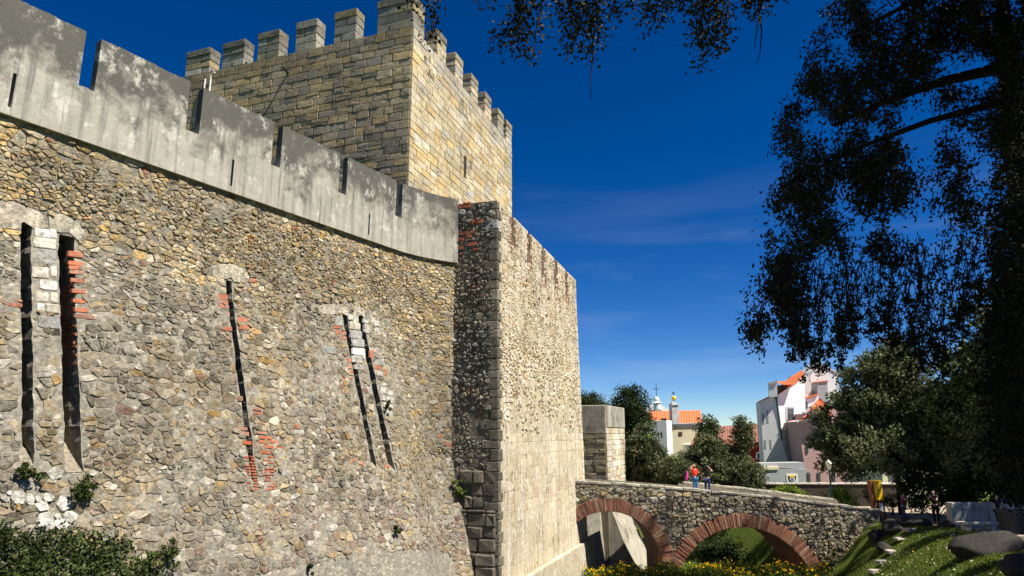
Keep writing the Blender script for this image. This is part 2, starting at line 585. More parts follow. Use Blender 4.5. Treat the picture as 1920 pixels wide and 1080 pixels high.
def plane_map(o, e, nrm, zref=0.0):
    o, e, nrm = np.array(o, float), np.array(e, float), np.array(nrm, float)
    def f(a, b, off):
        a, b, off = np.asarray(a, float), np.asarray(b, float), np.asarray(off, float)
        r = np.zeros((len(a), 3))
        r[:, 0] = o[0] + e[0] * a + nrm[0] * off
        r[:, 1] = o[1] + e[1] * a + nrm[1] * off
        r[:, 2] = b + zref
        return r
    return f

def in_view(v, m=140):
    q = pix(v)
    return bool(np.any((q[:, 0] > -m) & (q[:, 0] < 1920 + m) & (q[:, 1] > -m) & (q[:, 1] < 1080 + m)))

def area_px(v):
    q = pix(v)
    x0, y0 = q.min(0); x1, y1 = q.max(0)
    if x1 < 0 or y1 < 0 or x0 > 1920 or y0 > 1080: return 0
    return (min(x1, 1920) - max(x0, 0)) * (min(y1, 1080) - max(y0, 0))

def emit(pieces, name, mat, parent, limit=300):
    """the pieces that show largest become parts of their own, the rest one part"""
    pieces = sorted(pieces, key=lambda t: -area_px(t[0]))
    for v, f, c in pieces[:limit]:
        mesh(name, v, f, mat, parent, c)
    if len(pieces) > limit:
        g = Geo()
        for v, f, c in pieces[limit:]: g.add(v, f, c)
        o = g.build(name + '_filling', mat, parent)
        o['kind'] = 'stuff'

def inside(x, y, poly):
    r = False
    n = len(poly)
    for i in range(n):
        (x1, y1), (x2, y2) = poly[i], poly[i - 1]
        if (y1 > y) != (y2 > y) and x < (x2 - x1) * (y - y1) / (y2 - y1 + 1e-12) + x1: r = not r
    return r

def pick(pal, rg=rnd, var=.12):
    t = rg.random() * sum(w for w, _ in pal)
    for w, c in pal:
        t -= w
        if t <= 0: break
    k = 1 + rg.uniform(-var, var) * 1.3
    return tuple(min(.9, max(.01, x * k * (1 + rg.uniform(-.015, .015)))) for x in c)

def columns(cols, mapf, thick, col=(.5, .5, .5)):
    """wall made of upright strips; cols = [(s0, s1, [(z0, z1), ...])]; faces only where stone meets air"""
    g = Geo()
    def q(s, z, o): return mapf([s], [z], [o])[0]
    def side(s, iv, other, flip):
        for z0, z1 in iv:
            segs = [(z0, z1)]
            for a, b in other:
                new = []
                for x, y in segs:
                    if b <= x or a >= y: new.append((x, y)); continue
                    if a > x: new.append((x, a))
                    if b < y: new.append((b, y))
                segs = new
            for x, y in segs:
                if y - x < 1e-4: continue
                k = [q(s, x, 0), q(s, x, -thick), q(s, y, -thick), q(s, y, 0)]
                g.add(k if flip else k[::-1], [(0, 1, 2, 3)], col)
    for i, (s0, s1, iv) in enumerate(cols):
        for z0, z1 in iv:
            g.quad(q(s0, z0, 0), q(s0, z1, 0), q(s1, z1, 0), q(s1, z0, 0), col)
            g.quad(q(s0, z0, -thick), q(s1, z0, -thick), q(s1, z1, -thick), q(s0, z1, -thick), col)
            g.quad(q(s0, z1, 0), q(s0, z1, -thick), q(s1, z1, -thick), q(s1, z1, 0), col)
            g.quad(q(s0, z0, 0), q(s1, z0, 0), q(s1, z0, -thick), q(s0, z0, -thick), col)
        side(s0, iv, cols[i - 1][2] if i else [], False)
        side(s1, iv, cols[i + 1][2] if i + 1 < len(cols) else [], True)
    return g

# ------------------------------------------------------------------ terrain
def crest(y): return np.where(np.asarray(y) < 36, 20.5 + (np.asarray(y) - 32) * .45, 22.3 - (np.asarray(y) - 36) * .35)
def toe(y): return np.minimum(16.0 + (np.asarray(y) - 38) * .5, crest(y) - 4.2)

def ground(x, y):
    x, y = np.asarray(x, float), np.asarray(y, float)
    yc = np.clip(y, 0, 60)
    plaza = 4.2 - .056 * (np.clip(y, 20, 52) - 26)
    floor = 0.15 - 1.2 * ss((y - 42) / 2.5) + .155 * np.clip(y - 50, 0, 25)
    t = (x - toe(yc)) / (crest(yc) - toe(yc))
    z = floor + (plaza - floor) * ss(t)
    z = z + (2.9 - z) * ss((y - 66) / 14)
    d = np.hypot(x, y)
    knoll = 6.8 - .27 * d
    z = np.maximum(z, knoll)
    far = ss((d - 120) / 200)
    return z * (1 - far) + 2.5 * far

def grid_axis(lo, hi, step, far):
    a = np.arange(lo, hi + 1e-6, step)
    out, s, x = [], step, hi
    while x < far:
        s *= 1.5; x += s; out.append(x)
    o2, s, x = [], step, lo
    while x > -far:
        s *= 1.5; x -= s; o2.append(x)
    return np.array(o2[::-1] + list(a) + out)

gx, gy = grid_axis(-14, 46, .6, 2500), grid_axis(-6, 78, .6, 2500)
GX, GY = np.meshgrid(gx, gy)
GZ = ground(GX, GY)
rough = np.array([[nz(a, b, 0, .45) * .10 if (-20 < a < 60 and -10 < b < 90) else 0 for a in gx] for b in gy])
GZ = GZ + rough
nxg, nyg = len(gx), len(gy)
gv = np.stack([GX.ravel(), GY.ravel(), GZ.ravel()], 1)
gf = [(j * nxg + i, j * nxg + i + 1, (j + 1) * nxg + i + 1, (j + 1) * nxg + i) for j in range(nyg - 1) for i in range(nxg - 1)]
o = mesh('ground', gv, gf, M['grass'], smooth=True)
tag(o, kind='structure')

def gz(x, y):
    """height of the ground sheet itself"""
    i = int(np.clip(np.searchsorted(gx, x) - 1, 0, nxg - 2)); j = int(np.clip(np.searchsorted(gy, y) - 1, 0, nyg - 2))
    a = (x - gx[i]) / (gx[i + 1] - gx[i]); b = (y - gy[j]) / (gy[j + 1] - gy[j])
    return float((GZ[j, i] * (1 - a) + GZ[j, i + 1] * a) * (1 - b) + (GZ[j + 1, i] * (1 - a) + GZ[j + 1, i + 1] * a) * b)

# trodden earth square on top of the bank
pg = Geo()
for j in range(60):
    y0 = 21 + j * .6
    for i in range(50):
        x0 = crest(y0) + .9 + .5 * nz(y0, 3, 0, .5) + i * .6
        if x0 > 52: break
        q = [(x0, y0), (x0 + .6, y0), (x0 + .6 + .27 + .5 * (nz(y0 + .6, 3, 0, .5) - nz(y0, 3, 0, .5)), y0 + .6), (x0 + .27 + .5 * (nz(y0 + .6, 3, 0, .5) - nz(y0, 3, 0, .5)), y0 + .6)]
        pg.add([(a, b, gz(a, b) + .03) for a, b in q], [(0, 1, 2, 3)])
o = pg.build('path', M['dirt'], smooth=True)
tag(o, kind='structure')

# ------------------------------------------------------------------ curtain wall (left)
W0 = np.array([-3.35, 29.86])
DW = np.array([-.5145, -.8575])
NW = np.array([.8575, -.5145])
CUR_TOP = 16.04

def lintel_z(s): return 12.85 + .041 * s

def batter(s, z):
    s, z = np.asarray(s, float), np.asarray(z, float)
    g = ss((s - .2) / 4.3)
    d = lintel_z(s) - z
    soft = np.where(d > .6, d - .3, np.where(d > 0, d * d / 1.2, 0))
    a = .335 * soft * g
    a = a + .25 * np.clip(7.4 - z, 0, None) * (1 - g)
    a = a + .9 * np.clip(1 - s / 3.2, 0, 1) ** 2
    return a

def wall_map(s, z, off):
    s, z, off = np.asarray(s, float), np.asarray(z, float), np.asarray(off, float)
    a = batter(s, z) + off
    r = np.zeros((len(s), 3))
    r[:, 0] = W0[0] + DW[0] * s + NW[0] * a
    r[:, 1] = W0[1] + DW[1] * s + NW[1] * a
    r[:, 2] = z
    return r

def batter1(s, z):
    t = min(1, max(0, (s - .2) / 4.3)); g = t * t * (3 - 2 * t)
    d = 12.85 + .041 * s - z
    soft = d - .3 if d > .6 else (d * d / 1.2 if d > 0 else 0)
    return .335 * soft * g + .25 * max(0, 7.4 - z) * (1 - g) + .9 * min(1, max(0, 1 - s / 3.2)) ** 2

def wall_at(u, v):
    """wall coordinates (s,z) of the surface point seen at a pixel"""
    d = ray(u, v)
    def g(t):
        p = EYE + d * t
        s = (p[0] - W0[0]) * DW[0] + (p[1] - W0[1]) * DW[1]
        return (p[0] - W0[0]) * NW[0] + (p[1] - W0[1]) * NW[1] - batter1(s, p[2]), s, p[2]
    lo, hi = 4.0, 60.0
    for _ in range(26):
        m = (lo + hi) / 2
        if g(m)[0] > 0: lo = m
        else: hi = m
    return g(lo)[1], g(lo)[2]

# the five long slits: top / bottom pixel pairs give their place on the battered face
SLITS = []
for (u0, u1, vt, vb) in [(41, 61, 418, 872), (116, 131, 440, 885), (424, 434.5, 525, 905), (642, 650.5, 583, 880), (672, 682, 591, 885)]:
    sA, zt = wall_at(u0, vt); sB, _ = wall_at(u1, vt + 4)
    _, zb = wall_at((u0 + u1) / 2 + 20, vb)
    SLITS.append((min(sA, sB), max(sA, sB), zb, zt))
SLITS[1] = (SLITS[1][0] - .12, SLITS[1][1] + .06, SLITS[1][2], SLITS[1][3])

curtain = thing('curtain_wall', (W0[0], W0[1], 0), 'long battered rubble curtain wall with grey plaster battlements and five tall slits', 'wall')

def in_slit(s, z, m=0.0):
    return any(a - m < s < b + m and zb - m < z < zt + m for a, b, zb, zt in SLITS)

sl = sorted(set([round(x, 4) for x in np.arange(-.6, 20.4, .14)] + [k for a, b, _, _ in SLITS for k in (a, b)]))
zl = sorted(set([round(x, 4) for x in np.arange(-.6, CUR_TOP + .3, .14)] + [k for _, _, a, b in SLITS for k in (a, b)]))
sl, zl = np.array(sl), np.array(zl)
SS, ZZ = np.meshgrid(sl, zl)
OFF = np.array([[.02 * nz(a, b, 3, 1.2) + .03 * nz(a, b, 9, 4.0) + .045 * max(0, nz(a, b, 21, .75) - .05) for a in sl] for b in zl])
for a, b, zb, zt in SLITS:
    OFF[(SS > a - .01) & (SS < b + .01)] *= .3
def ragged(s, z):
    return .022 * nz(z * 1.0, s * 3.1, 1.5, 1.3) + .045 * nz(z, s * 5.3, 7.5, 4.0)
SJ = SS.copy()
for a, b, zb, zt in SLITS:
    for e in (a, b):
        m_ = (np.abs(SS - e) < 1e-3) & (ZZ > zb - .01) & (ZZ < zt - .25)
        for j, i in zip(*np.where(m_)): SJ[j, i] = SS[j, i] + ragged(e, ZZ[j, i])
bv = wall_map(SJ.ravel(), ZZ.ravel(), OFF.ravel())
n_s = len(sl)
bf = []
for j in range(len(zl) - 1):
    for i in range(n_s - 1):
        if not in_slit((sl[i] + sl[i + 1]) / 2, (zl[j] + zl[j + 1]) / 2):
            bf.append((j * n_s + i, (j + 1) * n_s + i, (j + 1) * n_s + i + 1, j * n_s + i + 1))
mesh('mortar_face', bv, bf, M['mortar'], curtain, smooth=True)

# body behind the face
cg = Geo()
def wq(s, z, o): return wall_map([s], [z], [o])[0]
def strip(off0, off1, z, s0=-.6, s1=20.3, n=30):
    for i in range(n):
        a, b = s0 + (s1 - s0) * i / n, s0 + (s1 - s0) * (i + 1) / n
        def top(s, o):
            p = W0 + DW * s + NW * (o + .9 * max(0, 1 - s / 3.2) ** 2)
            return (p[0], p[1], z)
        cg.quad(top(a, off0), top(b, off0), top(b, off1), top(a, off1))
strip(.05, -3.2, CUR_TOP + .25)
pa, pb = W0 + NW * -3.2 + DW * -.6, W0 + NW * -3.2 + DW * 20.3
cg.quad((pa[0], pa[1], -1), (pb[0], pb[1], -1), (pb[0], pb[1], CUR_TOP + .25), (pa[0], pa[1], CUR_TOP + .25))
pc, pd = W0 + DW * 20.3 + NW * .2, W0 + DW * 20.3 + NW * -3.2
cg.quad((pc[0], pc[1], -1), (pd[0], pd[1], -1), (pd[0], pd[1], CUR_TOP + .25), (pc[0], pc[1], CUR_TOP + .25))
cg.build('wall_core', M['mortar'], curtain)

# slit recesses: jambs, back and a pale sloping sill
DEP = 1.35
for k, (a, b, zb, zt) in enumerate(SLITS):
    g = Geo()
    zs = np.linspace(zb, zt, 64)
    for i in range(63):
        z0, z1 = zs[i], zs[i + 1]
        for (s, fl) in ((a, 0), (b, 1)):
            for j in range(6):
                d0, d1 = -DEP * j / 6, -DEP * (j + 1) / 6
                def w(z, d, s=s):
                    jit = (ragged(s, z) if z < zt - .25 else 0) + (0 if d == 0 else .05 * nz(z * 3, d * 4 + s * 7, 5))
                    return wq(s + jit, z, d)
                q = [w(z0, d0), w(z0, d1), w(z1, d1), w(z1, d0)]
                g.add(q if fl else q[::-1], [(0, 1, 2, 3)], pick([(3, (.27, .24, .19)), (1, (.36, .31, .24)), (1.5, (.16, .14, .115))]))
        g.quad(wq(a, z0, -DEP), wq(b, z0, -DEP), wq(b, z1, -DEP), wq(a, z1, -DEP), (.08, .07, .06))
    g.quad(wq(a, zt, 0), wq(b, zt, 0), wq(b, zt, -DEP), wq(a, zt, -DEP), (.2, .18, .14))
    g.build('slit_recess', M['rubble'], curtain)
    sg = Geo()
    sg.quad(wq(a + .01, zb, .01), wq(b - .01, zb, .01), wq(b - .01, zb + .75, -.8), wq(a + .01, zb + .75, -.8), (.36, .31, .23))
    sg.build('slit_sill', M['rubble'], curtain)

# special stones and bricks whose place shows in the photograph
pieces, bricks_l, taken = [], [], []
def px_poly(pts): return [wall_at(u, v) for u, v in pts]

def add_block(poly, h, col, lst, inset=.16, gap=.012, cut=.10, jit=.02, tilt=.15):
    cx = sum(p[0] for p in poly) / len(poly); cz = sum(p[1] for p in poly) / len(poly)
    sp = shrink(poly, gap, cx, cz, jit=jit, cut=cut)
    v, f = stone_geo(sp, wall_map, h, inset, tilt=tilt, edge=.7)
    lst.append((v, f, col))
    taken.append((cx, cz, poly))

lintels = []
PALE = (.56, .50, .40)
for pts in ([(-30, 372), (25, 376), (82, 400), (88, 428), (66, 432), (58, 416), (40, 418), (36, 432), (-30, 425)],
            [(88, 402), (118, 400), (150, 420), (167, 448), (150, 455), (130, 437), (112, 437), (90, 430)],
            [(396, 497), (430, 492), (460, 505), (463, 532), (440, 530), (432, 521), (422, 524), (396, 518)],
            [(597, 572), (630, 568), (655, 578), (655, 594), (650, 592), (644, 580), (640, 586), (617, 592), (596, 586)],
            [(662, 572), (680, 576), (706, 592), (703, 606), (686, 604), (678, 589), (671, 592), (662, 590)]):
    poly = px_poly(pts)
    add_block(poly, .022, pick([(1, PALE)], var=.08), lintels, inset=.06, cut=.12)
emit(lintels, 'lintel', M['rubble'], curtain)

def rect(x0, y0, x1, y1, sk=0.0):
    return [(x0, y0), (x1, y0 + sk), (x1, y1 + sk), (x0, y1)]
RED = [(4, (.40, .105, .05)), (2, (.32, .10, .055)), (1.5, (.32, .16, .105))]
def c7(l): return [(a / 3.6, 400 + b / 3.6, c / 3.6, 400 + d / 3.6) for a, b, c, d in l]
def c3(l): return [(a / 2.7, 380 + b / 2.7, c / 2.7, 380 + d / 2.7) for a, b, c, d in l]
def c5(l): return [(380 + a / 2.25, 480 + b / 2.25, 380 + c / 2.25, 480 + d / 2.25) for a, b, c, d in l]
def c8(l): return [(600 + a / 3.177, 560 + b / 3.177, 600 + c / 3.177, 560 + d / 3.177) for a, b, c, d in l]
BR = c7([(455, 250, 555, 292), (460, 318, 560, 346), (462, 350, 562, 376), (465, 380, 565, 406), (472, 434, 572, 464), (480, 506, 580, 536),
         (488, 575, 578, 602), (500, 632, 595, 664), (500, 674, 650, 704), (38, 598, 152, 628), (96, 578, 150, 596), (612, 620, 656, 634), (548, 176, 582, 196)])
BR += c3([(1098, 460, 1152, 488), (1103, 494, 1156, 511), (1105, 514, 1160, 531), (1113, 548, 1163, 570), (1120, 600, 1165, 611), (1122, 625, 1175, 648),
          (1200, 580, 1255, 602), (1208, 618, 1260, 642)])
BR += c5([(148, 590, 168, 612), (140, 717, 188, 733), (153, 738, 196, 757), (168, 777, 205, 795), (210, 637, 250, 650), (212, 655, 252, 667),
          (218, 697, 262, 708), (226, 738, 270, 750), (235, 758, 292, 770), (235, 776, 278, 788), (282, 776, 320, 788), (260, 797, 300, 810), (308, 797, 345, 810),
          (242, 818, 288, 832), (387, 709, 405, 727), (992, 748, 1012, 768), (1015, 780, 1034, 800), (1034, 786, 1052, 804), (552, 293, 580, 305), (558, 312, 582, 330), (584, 318, 604, 334),
          (577, 338, 607, 350), (610, 430, 624, 452), (606, 458, 632, 474), (612, 482, 634, 492), (704, 397, 720, 430), (722, 452, 745, 480), (740, 462, 762, 478), (762, 476, 778, 503),
          (764, 880, 788, 893), (618, 512, 634, 520), (590, 512, 604, 518), (662, 870, 680, 884), (630, 854, 646, 864)])
for row in range(12):
    y = 842 + row * 12.2
    for (x, w) in ((172 + row * 1.0, 22), (196 + row * 1.8, 20), (252 + row * 1.2, 26), (280 + row * .6, 18)):
        if rnd.random() < .8:
            BR += c5([(x + rnd.uniform(-6, 6), y, x + w, y + 8)])
for q in range(26):
    x, y = rnd.uniform(395, 545), rnd.uniform(100, 150)
    if 440 < x < 500 and y > 125: continue
    BR += c5([(x, y, x + rnd.uniform(10, 17), y + rnd.uniform(6, 8))])
for (x0, y0, x1, y1) in BR:
    add_block(px_poly(rect(x0, y0, x1, y1, (x1 - x0) * .10)), rnd.uniform(.012, .035), pick(RED), bricks_l, inset=.12, gap=.004, cut=.05)

WHITE = [(3, (.66, .65, .62)), (1, (.58, .55, .50))]
GREYB = [(1, (.30, .30, .295))]
CREAM = [(1, (.56, .52, .43))]
special = []
for (x0, y0, x1, y1), pal in zip(c7([(225, 98, 385, 160), (218, 150, 382, 230), (220, 228, 384, 340), (208, 352, 330, 436), (262, 446, 390, 512), (235, 520, 330, 595),
                                    (335, 530, 392, 605), (245, 602, 302, 660), (305, 604, 404, 672), (248, 684, 410, 770), (340, 350, 384, 430)]),
                                 [WHITE, CREAM, GREYB, CREAM, WHITE, CREAM, CREAM, WHITE, CREAM, GREYB, CREAM]):
    add_block(px_poly(rect(x0, y0, x1, y1, (x1 - x0) * .10)), rnd.uniform(.022, .05), pick(pal), special)
for (x0, y0, x1, y1), pal in zip(c8([(165, 92, 195, 128), (197, 95, 230, 140), (172, 135, 240, 182), (178, 186, 250, 236), (190, 236, 264, 284), (192, 290, 270, 332), (185, 336, 250, 380), (200, 390, 290, 420),
                                    (255, 115, 290, 145), (260, 150, 296, 205), (318, 125, 350, 165), (320, 172, 342, 218), (338, 168, 362, 216), (362, 172, 378, 196), (365, 196, 394, 230),
                                    (372, 500, 398, 520), (360, 528, 380, 568), (372, 522, 398, 568), (402, 542, 435, 576), (364, 572, 392, 608), (394, 578, 412, 612), (414, 582, 438, 626), (375, 614, 400, 648), (404, 624, 436, 656),
                                    (384, 656, 408, 706), (411, 658, 432, 708), (322, 360, 378, 396), (332, 430, 370, 462), (345, 335, 375, 358), (84, 100, 138, 160), (20, 278, 96, 326)]),
                                 [WHITE, CREAM, CREAM, GREYB, GREYB, WHITE, GREYB, GREYB, WHITE, WHITE, WHITE, CREAM, WHITE, CREAM, WHITE] + [WHITE] * 11 + [GREYB, CREAM, GREYB, GREYB, GREYB]):
    add_block(px_poly(rect(x0, y0, x1, y1, (x1 - x0) * .12)), rnd.uniform(.022, .05), pick(pal), special)
def c4(x, y): return (x / 3.177, 740 + y / 3.177)
for (x, y, w, h) in [(110, 615, 84, 78), (176, 625, 46, 74), (35, 622, 42, 36), (243, 662, 95, 68), (372, 650, 86, 96), (285, 612, 60, 56), (267, 745, 112, 92), (360, 772, 96, 66),
                     (415, 727, 82, 66), (341, 725, 46, 32), (328, 470, 92, 70), (667, 551, 62, 46), (222, 622, 34, 40), (12, 612, 26, 30), (55, 585, 30, 30), (550, 466, 50, 40), (160, 540, 84, 46)]:
    m = rnd.choice((5, 6, 6, 7))
    a0 = rnd.random() * 6
    pts = [c4(x + .56 * w * math.cos(a0 + i * 6.283 / m) * rnd.uniform(.85, 1.15), y + .56 * h * math.sin(a0 + i * 6.283 / m) * rnd.uniform(.85, 1.15)) for i in range(m)]
    add_block(px_poly(pts), rnd.uniform(.03, .06), pick([(1, (.66, .64, .60))] if y > 450 and x < 440 else CREAM, var=.06), special, inset=.18, gap=.0, cut=.10, jit=.04, tilt=.5)

# rubble filling
LOW = [(1.3, (.66, .63, .57)), (6, (.28, .25, .195)), (4, (.34, .295, .22)), (4, (.20, .18, .145)), (2.2, (.40, .335, .23)), (1.0, (.42, .28, .115)), (.8, (.54, .51, .45)), (.6, (.30, .19, .14)), (1.4, (.42, .385, .31)), (1.5, (.14, .125, .10))]
UP = [(.9, (.64, .59, .50)), (5, (.42, .345, .215)), (4, (.48, .40, .27)), (3, (.31, .26, .18)), (1.5, (.36, .325, .255)), (1.6, (.48, .34, .15)), (.9, (.56, .51, .42)), (.4, (.32, .15, .09)), (1.4, (.21, .185, .14))]
FOOT = [(4, (.33, .30, .25)), (3, (.30, .20, .16)), (3, (.40, .36, .28)), (2, (.52, .50, .47)), (2, (.24, .22, .19)), (1, (.42, .33, .19))]
RGT = [(4, (.36, .32, .225)), (4, (.30, .275, .20)), (2, (.42, .345, .21)), (1, (.46, .30, .11)), (.9, (.54, .51, .45)), (2, (.22, .20, .155))]
def free(cx, cz, m):
    if in_slit(cx, cz, m): return False
    for tx, tz, poly in taken:
        if abs(tx - cx) < 1.6 and abs(tz - cz) < 1.2 and inside(cx, cz, poly): return False
    return True
# smooth rendered footing seen at the bottom centre
FOOTING = px_poly([(470, 1085), (520, 1068), (600, 1055), (640, 1045), (690, 1040), (760, 1030), (815, 1025), (850, 1040), (862, 1085), (880, 1140), (460, 1140)])
zones = [(-.2, 20, lintel_z(0) + .2, CUR_TOP - .02, .10, .26), (-.2, 20, .2, lintel_z(0) + .2, .11, .29)]
for zi, (s0, s1, z0, z1, h0, h1) in enumerate(zones):
    for cx, cz, poly in rubble_cells(s0, s1, z0, z1, h0, h1):
        if not free(cx, cz, .07): continue
        if inside(cx, cz, FOOTING): continue
        size = max(math.hypot(a - cx, b - cz) for a, b in poly)
        if size > .6: continue
        v0 = wall_map([cx], [cz], [0])
        q = pix(v0)[0]
        if not (-160 < q[0] < 1000 and -60 < q[1] < 1240): continue
        up = cz > lintel_z(cx) - .3 + .5 * nz(cx, cz, 0, .6) + (.0 if cx > 5 else -(5 - cx) * .25)
        low = not up
        pal = UP if up else (FOOT if (q[1] > 950 and q[0] > 480) else (RGT if cx < 4.4 else LOW))
        if low and nz(cx, cz, 4, .5) > .18 and rnd.random() < .5: pal = [(1, (.47, .40, .28)), (1, (.56, .54, .50)), (1, (.40, .35, .27))]
        gap = rnd.uniform(.003, .016) if up else (rnd.uniform(.002, .012) if rnd.random() < .8 else rnd.uniform(.015, .03))
        h = rnd.uniform(.01, .05) if up else rnd.uniform(.005, .042)
        if rnd.random() < (.04 if up else .05): continue
        sp = shrink(poly, gap, cx, cz, jit=.10 if up else .07, cut=rnd.choice((.08, .14, .22)))
        ok = all(not in_slit(a, b, .005) for a, b in sp)
        if not ok:
            # trim against the slit edges
            t = [(a, b) for a, b in sp if not in_slit(a, b, .005)]
            if len(t) < 5: continue
            sp = t
        v, f = stone_geo(sp, wall_map, h, rnd.uniform(.12, .34), tilt=.8, edge=rnd.uniform(.5, .9))
        pieces.append((v, f, tuple(k_ * m_ for k_, m_ in zip(pick(pal, var=.2), (1.12, 1.04, .90) if up else ((.76, .72, .665) if nz(cx, cz, 15, .45) > -.1 else (.84, .75, .60))))))
emit(special + pieces, 'stone', M['rubble'], curtain)
emit(bricks_l, 'brick', M['brick'], curtain)

# brick-faced jamb of the second slit
jb = []
a, b, zb, zt = SLITS[1]
z = zt - 1.35
while z > zt - 3.4:
    for j in range(3):
        d0 = -.02 - j * .24 - (.10 if int(z * 10) % 2 else 0)
        def jm(A, B, O, a=a):
            s_ = np.full(len(A), a) + .0 + np.asarray(O)
            return wall_map(s_, np.asarray(B), np.asarray(A))
        v, f = stone_geo([(d0 - .22, z), (d0, z), (d0, z + .075), (d0 - .22, z + .075)], jm, .03, .12, tilt=.1)
        jb.append((v, f, pick(RED)))
    z -= .105
emit(jb, 'jamb_brick', M['brick'], curtain)

# grey plaster parapet with merlons and thin loops
PAR_T, PAR_E, PAR_B = 19.03, 17.46, 16.0
embr = [(2.93, 3.33), (6.2, 6.62), (9.38, 9.76), (12.48, 12.93), (15.58, 15.98), (18.75, 19.15)]
loops = [(4.83, 4.91), (11.17, 11.25), (17.36, 17.44)]
cuts = sorted(set([x for p in embr + loops for x in p] + [0.0, 20.3] + list(np.round(np.arange(0, 3.3, .35), 3)) + list(np.round(np.arange(3.5, 20.2, .27), 3))))
cols = []
for s0, s1 in zip(cuts[:-1], cuts[1:]):
    m = (s0 + s1) / 2
    PAR_T = 19.03 + .03 * nz(m, 2, 5, 1.1) + rnd.uniform(-.012, .012)
    if any(a < m < b for a, b in embr): cols.append((s0, s1, [(PAR_B, PAR_E)]))
    elif any(a < m < b for a, b in loops): cols.append((s0, s1, [(PAR_B, 16.2), (17.1, PAR_T)]))
    else: cols.append((s0, s1, [(PAR_B, PAR_T)]))
def par_map(s, z, off):
    s, z, off = np.asarray(s, float), np.asarray(z, float), np.asarray(off, float)
    a = .9 * np.clip(1 - s / 3.2, 0, 1) ** 2 + off + .14
    return np.stack([W0[0] + DW[0] * s + NW[0] * a, W0[1] + DW[1] * s + NW[1] * a, z], 1)
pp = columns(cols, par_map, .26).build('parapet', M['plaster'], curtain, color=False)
# rubble wall walk behind the parapet, glimpsed through the gaps
ig = Geo()
for i in range(24):
    s0 = 11.9 + i * .34
    t = 17.75 + .5 * nz(s0, 1, 2, .7) + (.55 if 14.7 < s0 < 15.9 else 0)
    p = [wall_map([s0], [16], [-1.5])[0], wall_map([s0 + .33], [16], [-1.5])[0]]
    o_ = np.array([W0[0] + DW[0] * s0 - NW[0] * 1.3, W0[1] + DW[1] * s0 - NW[1] * 1.3, 16.25])
    ig.box(o_, np.append(DW * .34, 0), np.append(-NW * .5, 0), (0, 0, t - 16.25), pick(UP))
ig.build('wall_walk_rubble', M['rubble'], curtain)

# ------------------------------------------------------------------ bastion
def oct_block(o, ex, ey, z0, z1, bev=.02, rg=rnd, jit=.008):
    """dressed block: o corner (x,y), ex / ey edge vectors, softened edges"""
    o, ex, ey = np.array(o, float), np.array(ex, float), np.array(ey, float)
    lx, ly = np.linalg.norm(ex), np.linalg.norm(ey)
    ux, uy = ex / lx, ey / ly
    def ring(z, i):
        b = bev
        pts = [(b + i, i), (lx - b - i, i), (lx - i, b + i), (lx - i, ly - b - i), (lx - b - i, ly - i), (b + i, ly - i), (i, ly - b - i), (i, b + i)]
        return [(*(o + ux * (a + rg.uniform(-jit, jit)) + uy * (b_ + rg.uniform(-jit, jit))), z + rg.uniform(-jit, jit)) for a, b_ in pts]
    v = ring(z0, bev) + ring(z0 + bev, 0) + ring(z1 - bev, 0) + ring(z1, bev)
    f = [tuple(range(7, -1, -1)), tuple(range(24, 32))]
    for l in range(3):
        for k in range(8):
            f.append((l * 8 + k, l * 8 + (k + 1) % 8, (l + 1) * 8 + (k + 1) % 8, (l + 1) * 8 + k))
    return np.array(v), f

def ashlar(s0, s1, z0, z1, hmin, hmax, wmin, wmax, mapf, palf, hide=None, h=(.0, .035), gap=.010, rg=rnd, keep=None, zlist=None):
    out = []
    if zlist is None:
        zlist = [z0]
        while zlist[-1] < z1 - hmin * .6: zlist.append(zlist[-1] + rg.uniform(hmin, hmax))
        zlist[-1] = z1
    for a, b in zip(zlist[:-1], zlist[1:]):
        s = s0
        first = True
        while s < s1 - .02:
            w = rg.uniform(wmin, wmax)
            if first: w *= rg.choice((.5, .8, 1.0)); first = False
            if s + w > s1 - wmin * .5: w = s1 - s
            cx, cz = s + w / 2, (a + b) / 2
            if keep is None or keep(cx, cz):
                rows = [(a, b)] if rg.random() > .07 else [(a, (a + b) / 2), ((a + b) / 2, b)]
                for ra, rb in rows:
                    g = gap * rg.uniform(.6, 1.6)
                    j = lambda: rg.uniform(-.012, .012)
                    p = [(s + g + j(), ra + g + j()), (s + w - g + j(), ra + g + j()), (s + w - g + j(), rb - g + j()), (s + g + j(), rb - g + j())]
                    pp_ = []
                    for i in range(4):
                        q, n_ = p[i], p[(i + 1) % 4]
                        for t in (.06, .94): pp_.append((q[0] + (n_[0] - q[0]) * t, q[1] + (n_[1] - q[1]) * t))
                    v, f = stone_geo(pp_, mapf, rg.uniform(*h) + .012, rg.uniform(.05, .10), tilt=.07, edge=.75, back=.05)
                    out.append((v, f, palf(cx, (ra + rb) / 2)))
            s += w
    return out

B0 = np.array([-.677, 28.8])
DB = np.array([.351, .9363])
NB = np.array([.9363, -.351])
CC = np.array([-2.575, 29.4])
FD = (CC - B0) / np.linalg.norm(CC - B0)                # flank runs from the outer corner to the curtain
FN = np.array([FD[1], -FD[0]])
if FN[1] > 0: FN = -FN
BLEN = 13.4
def btop(t): return 18.82 - .064 * t
bastion = thing('bastion', (B0[0], B0[1], 0), 'tall square bastion with sunlit pale face and blackened side beside the plaster battlements', 'bastion')

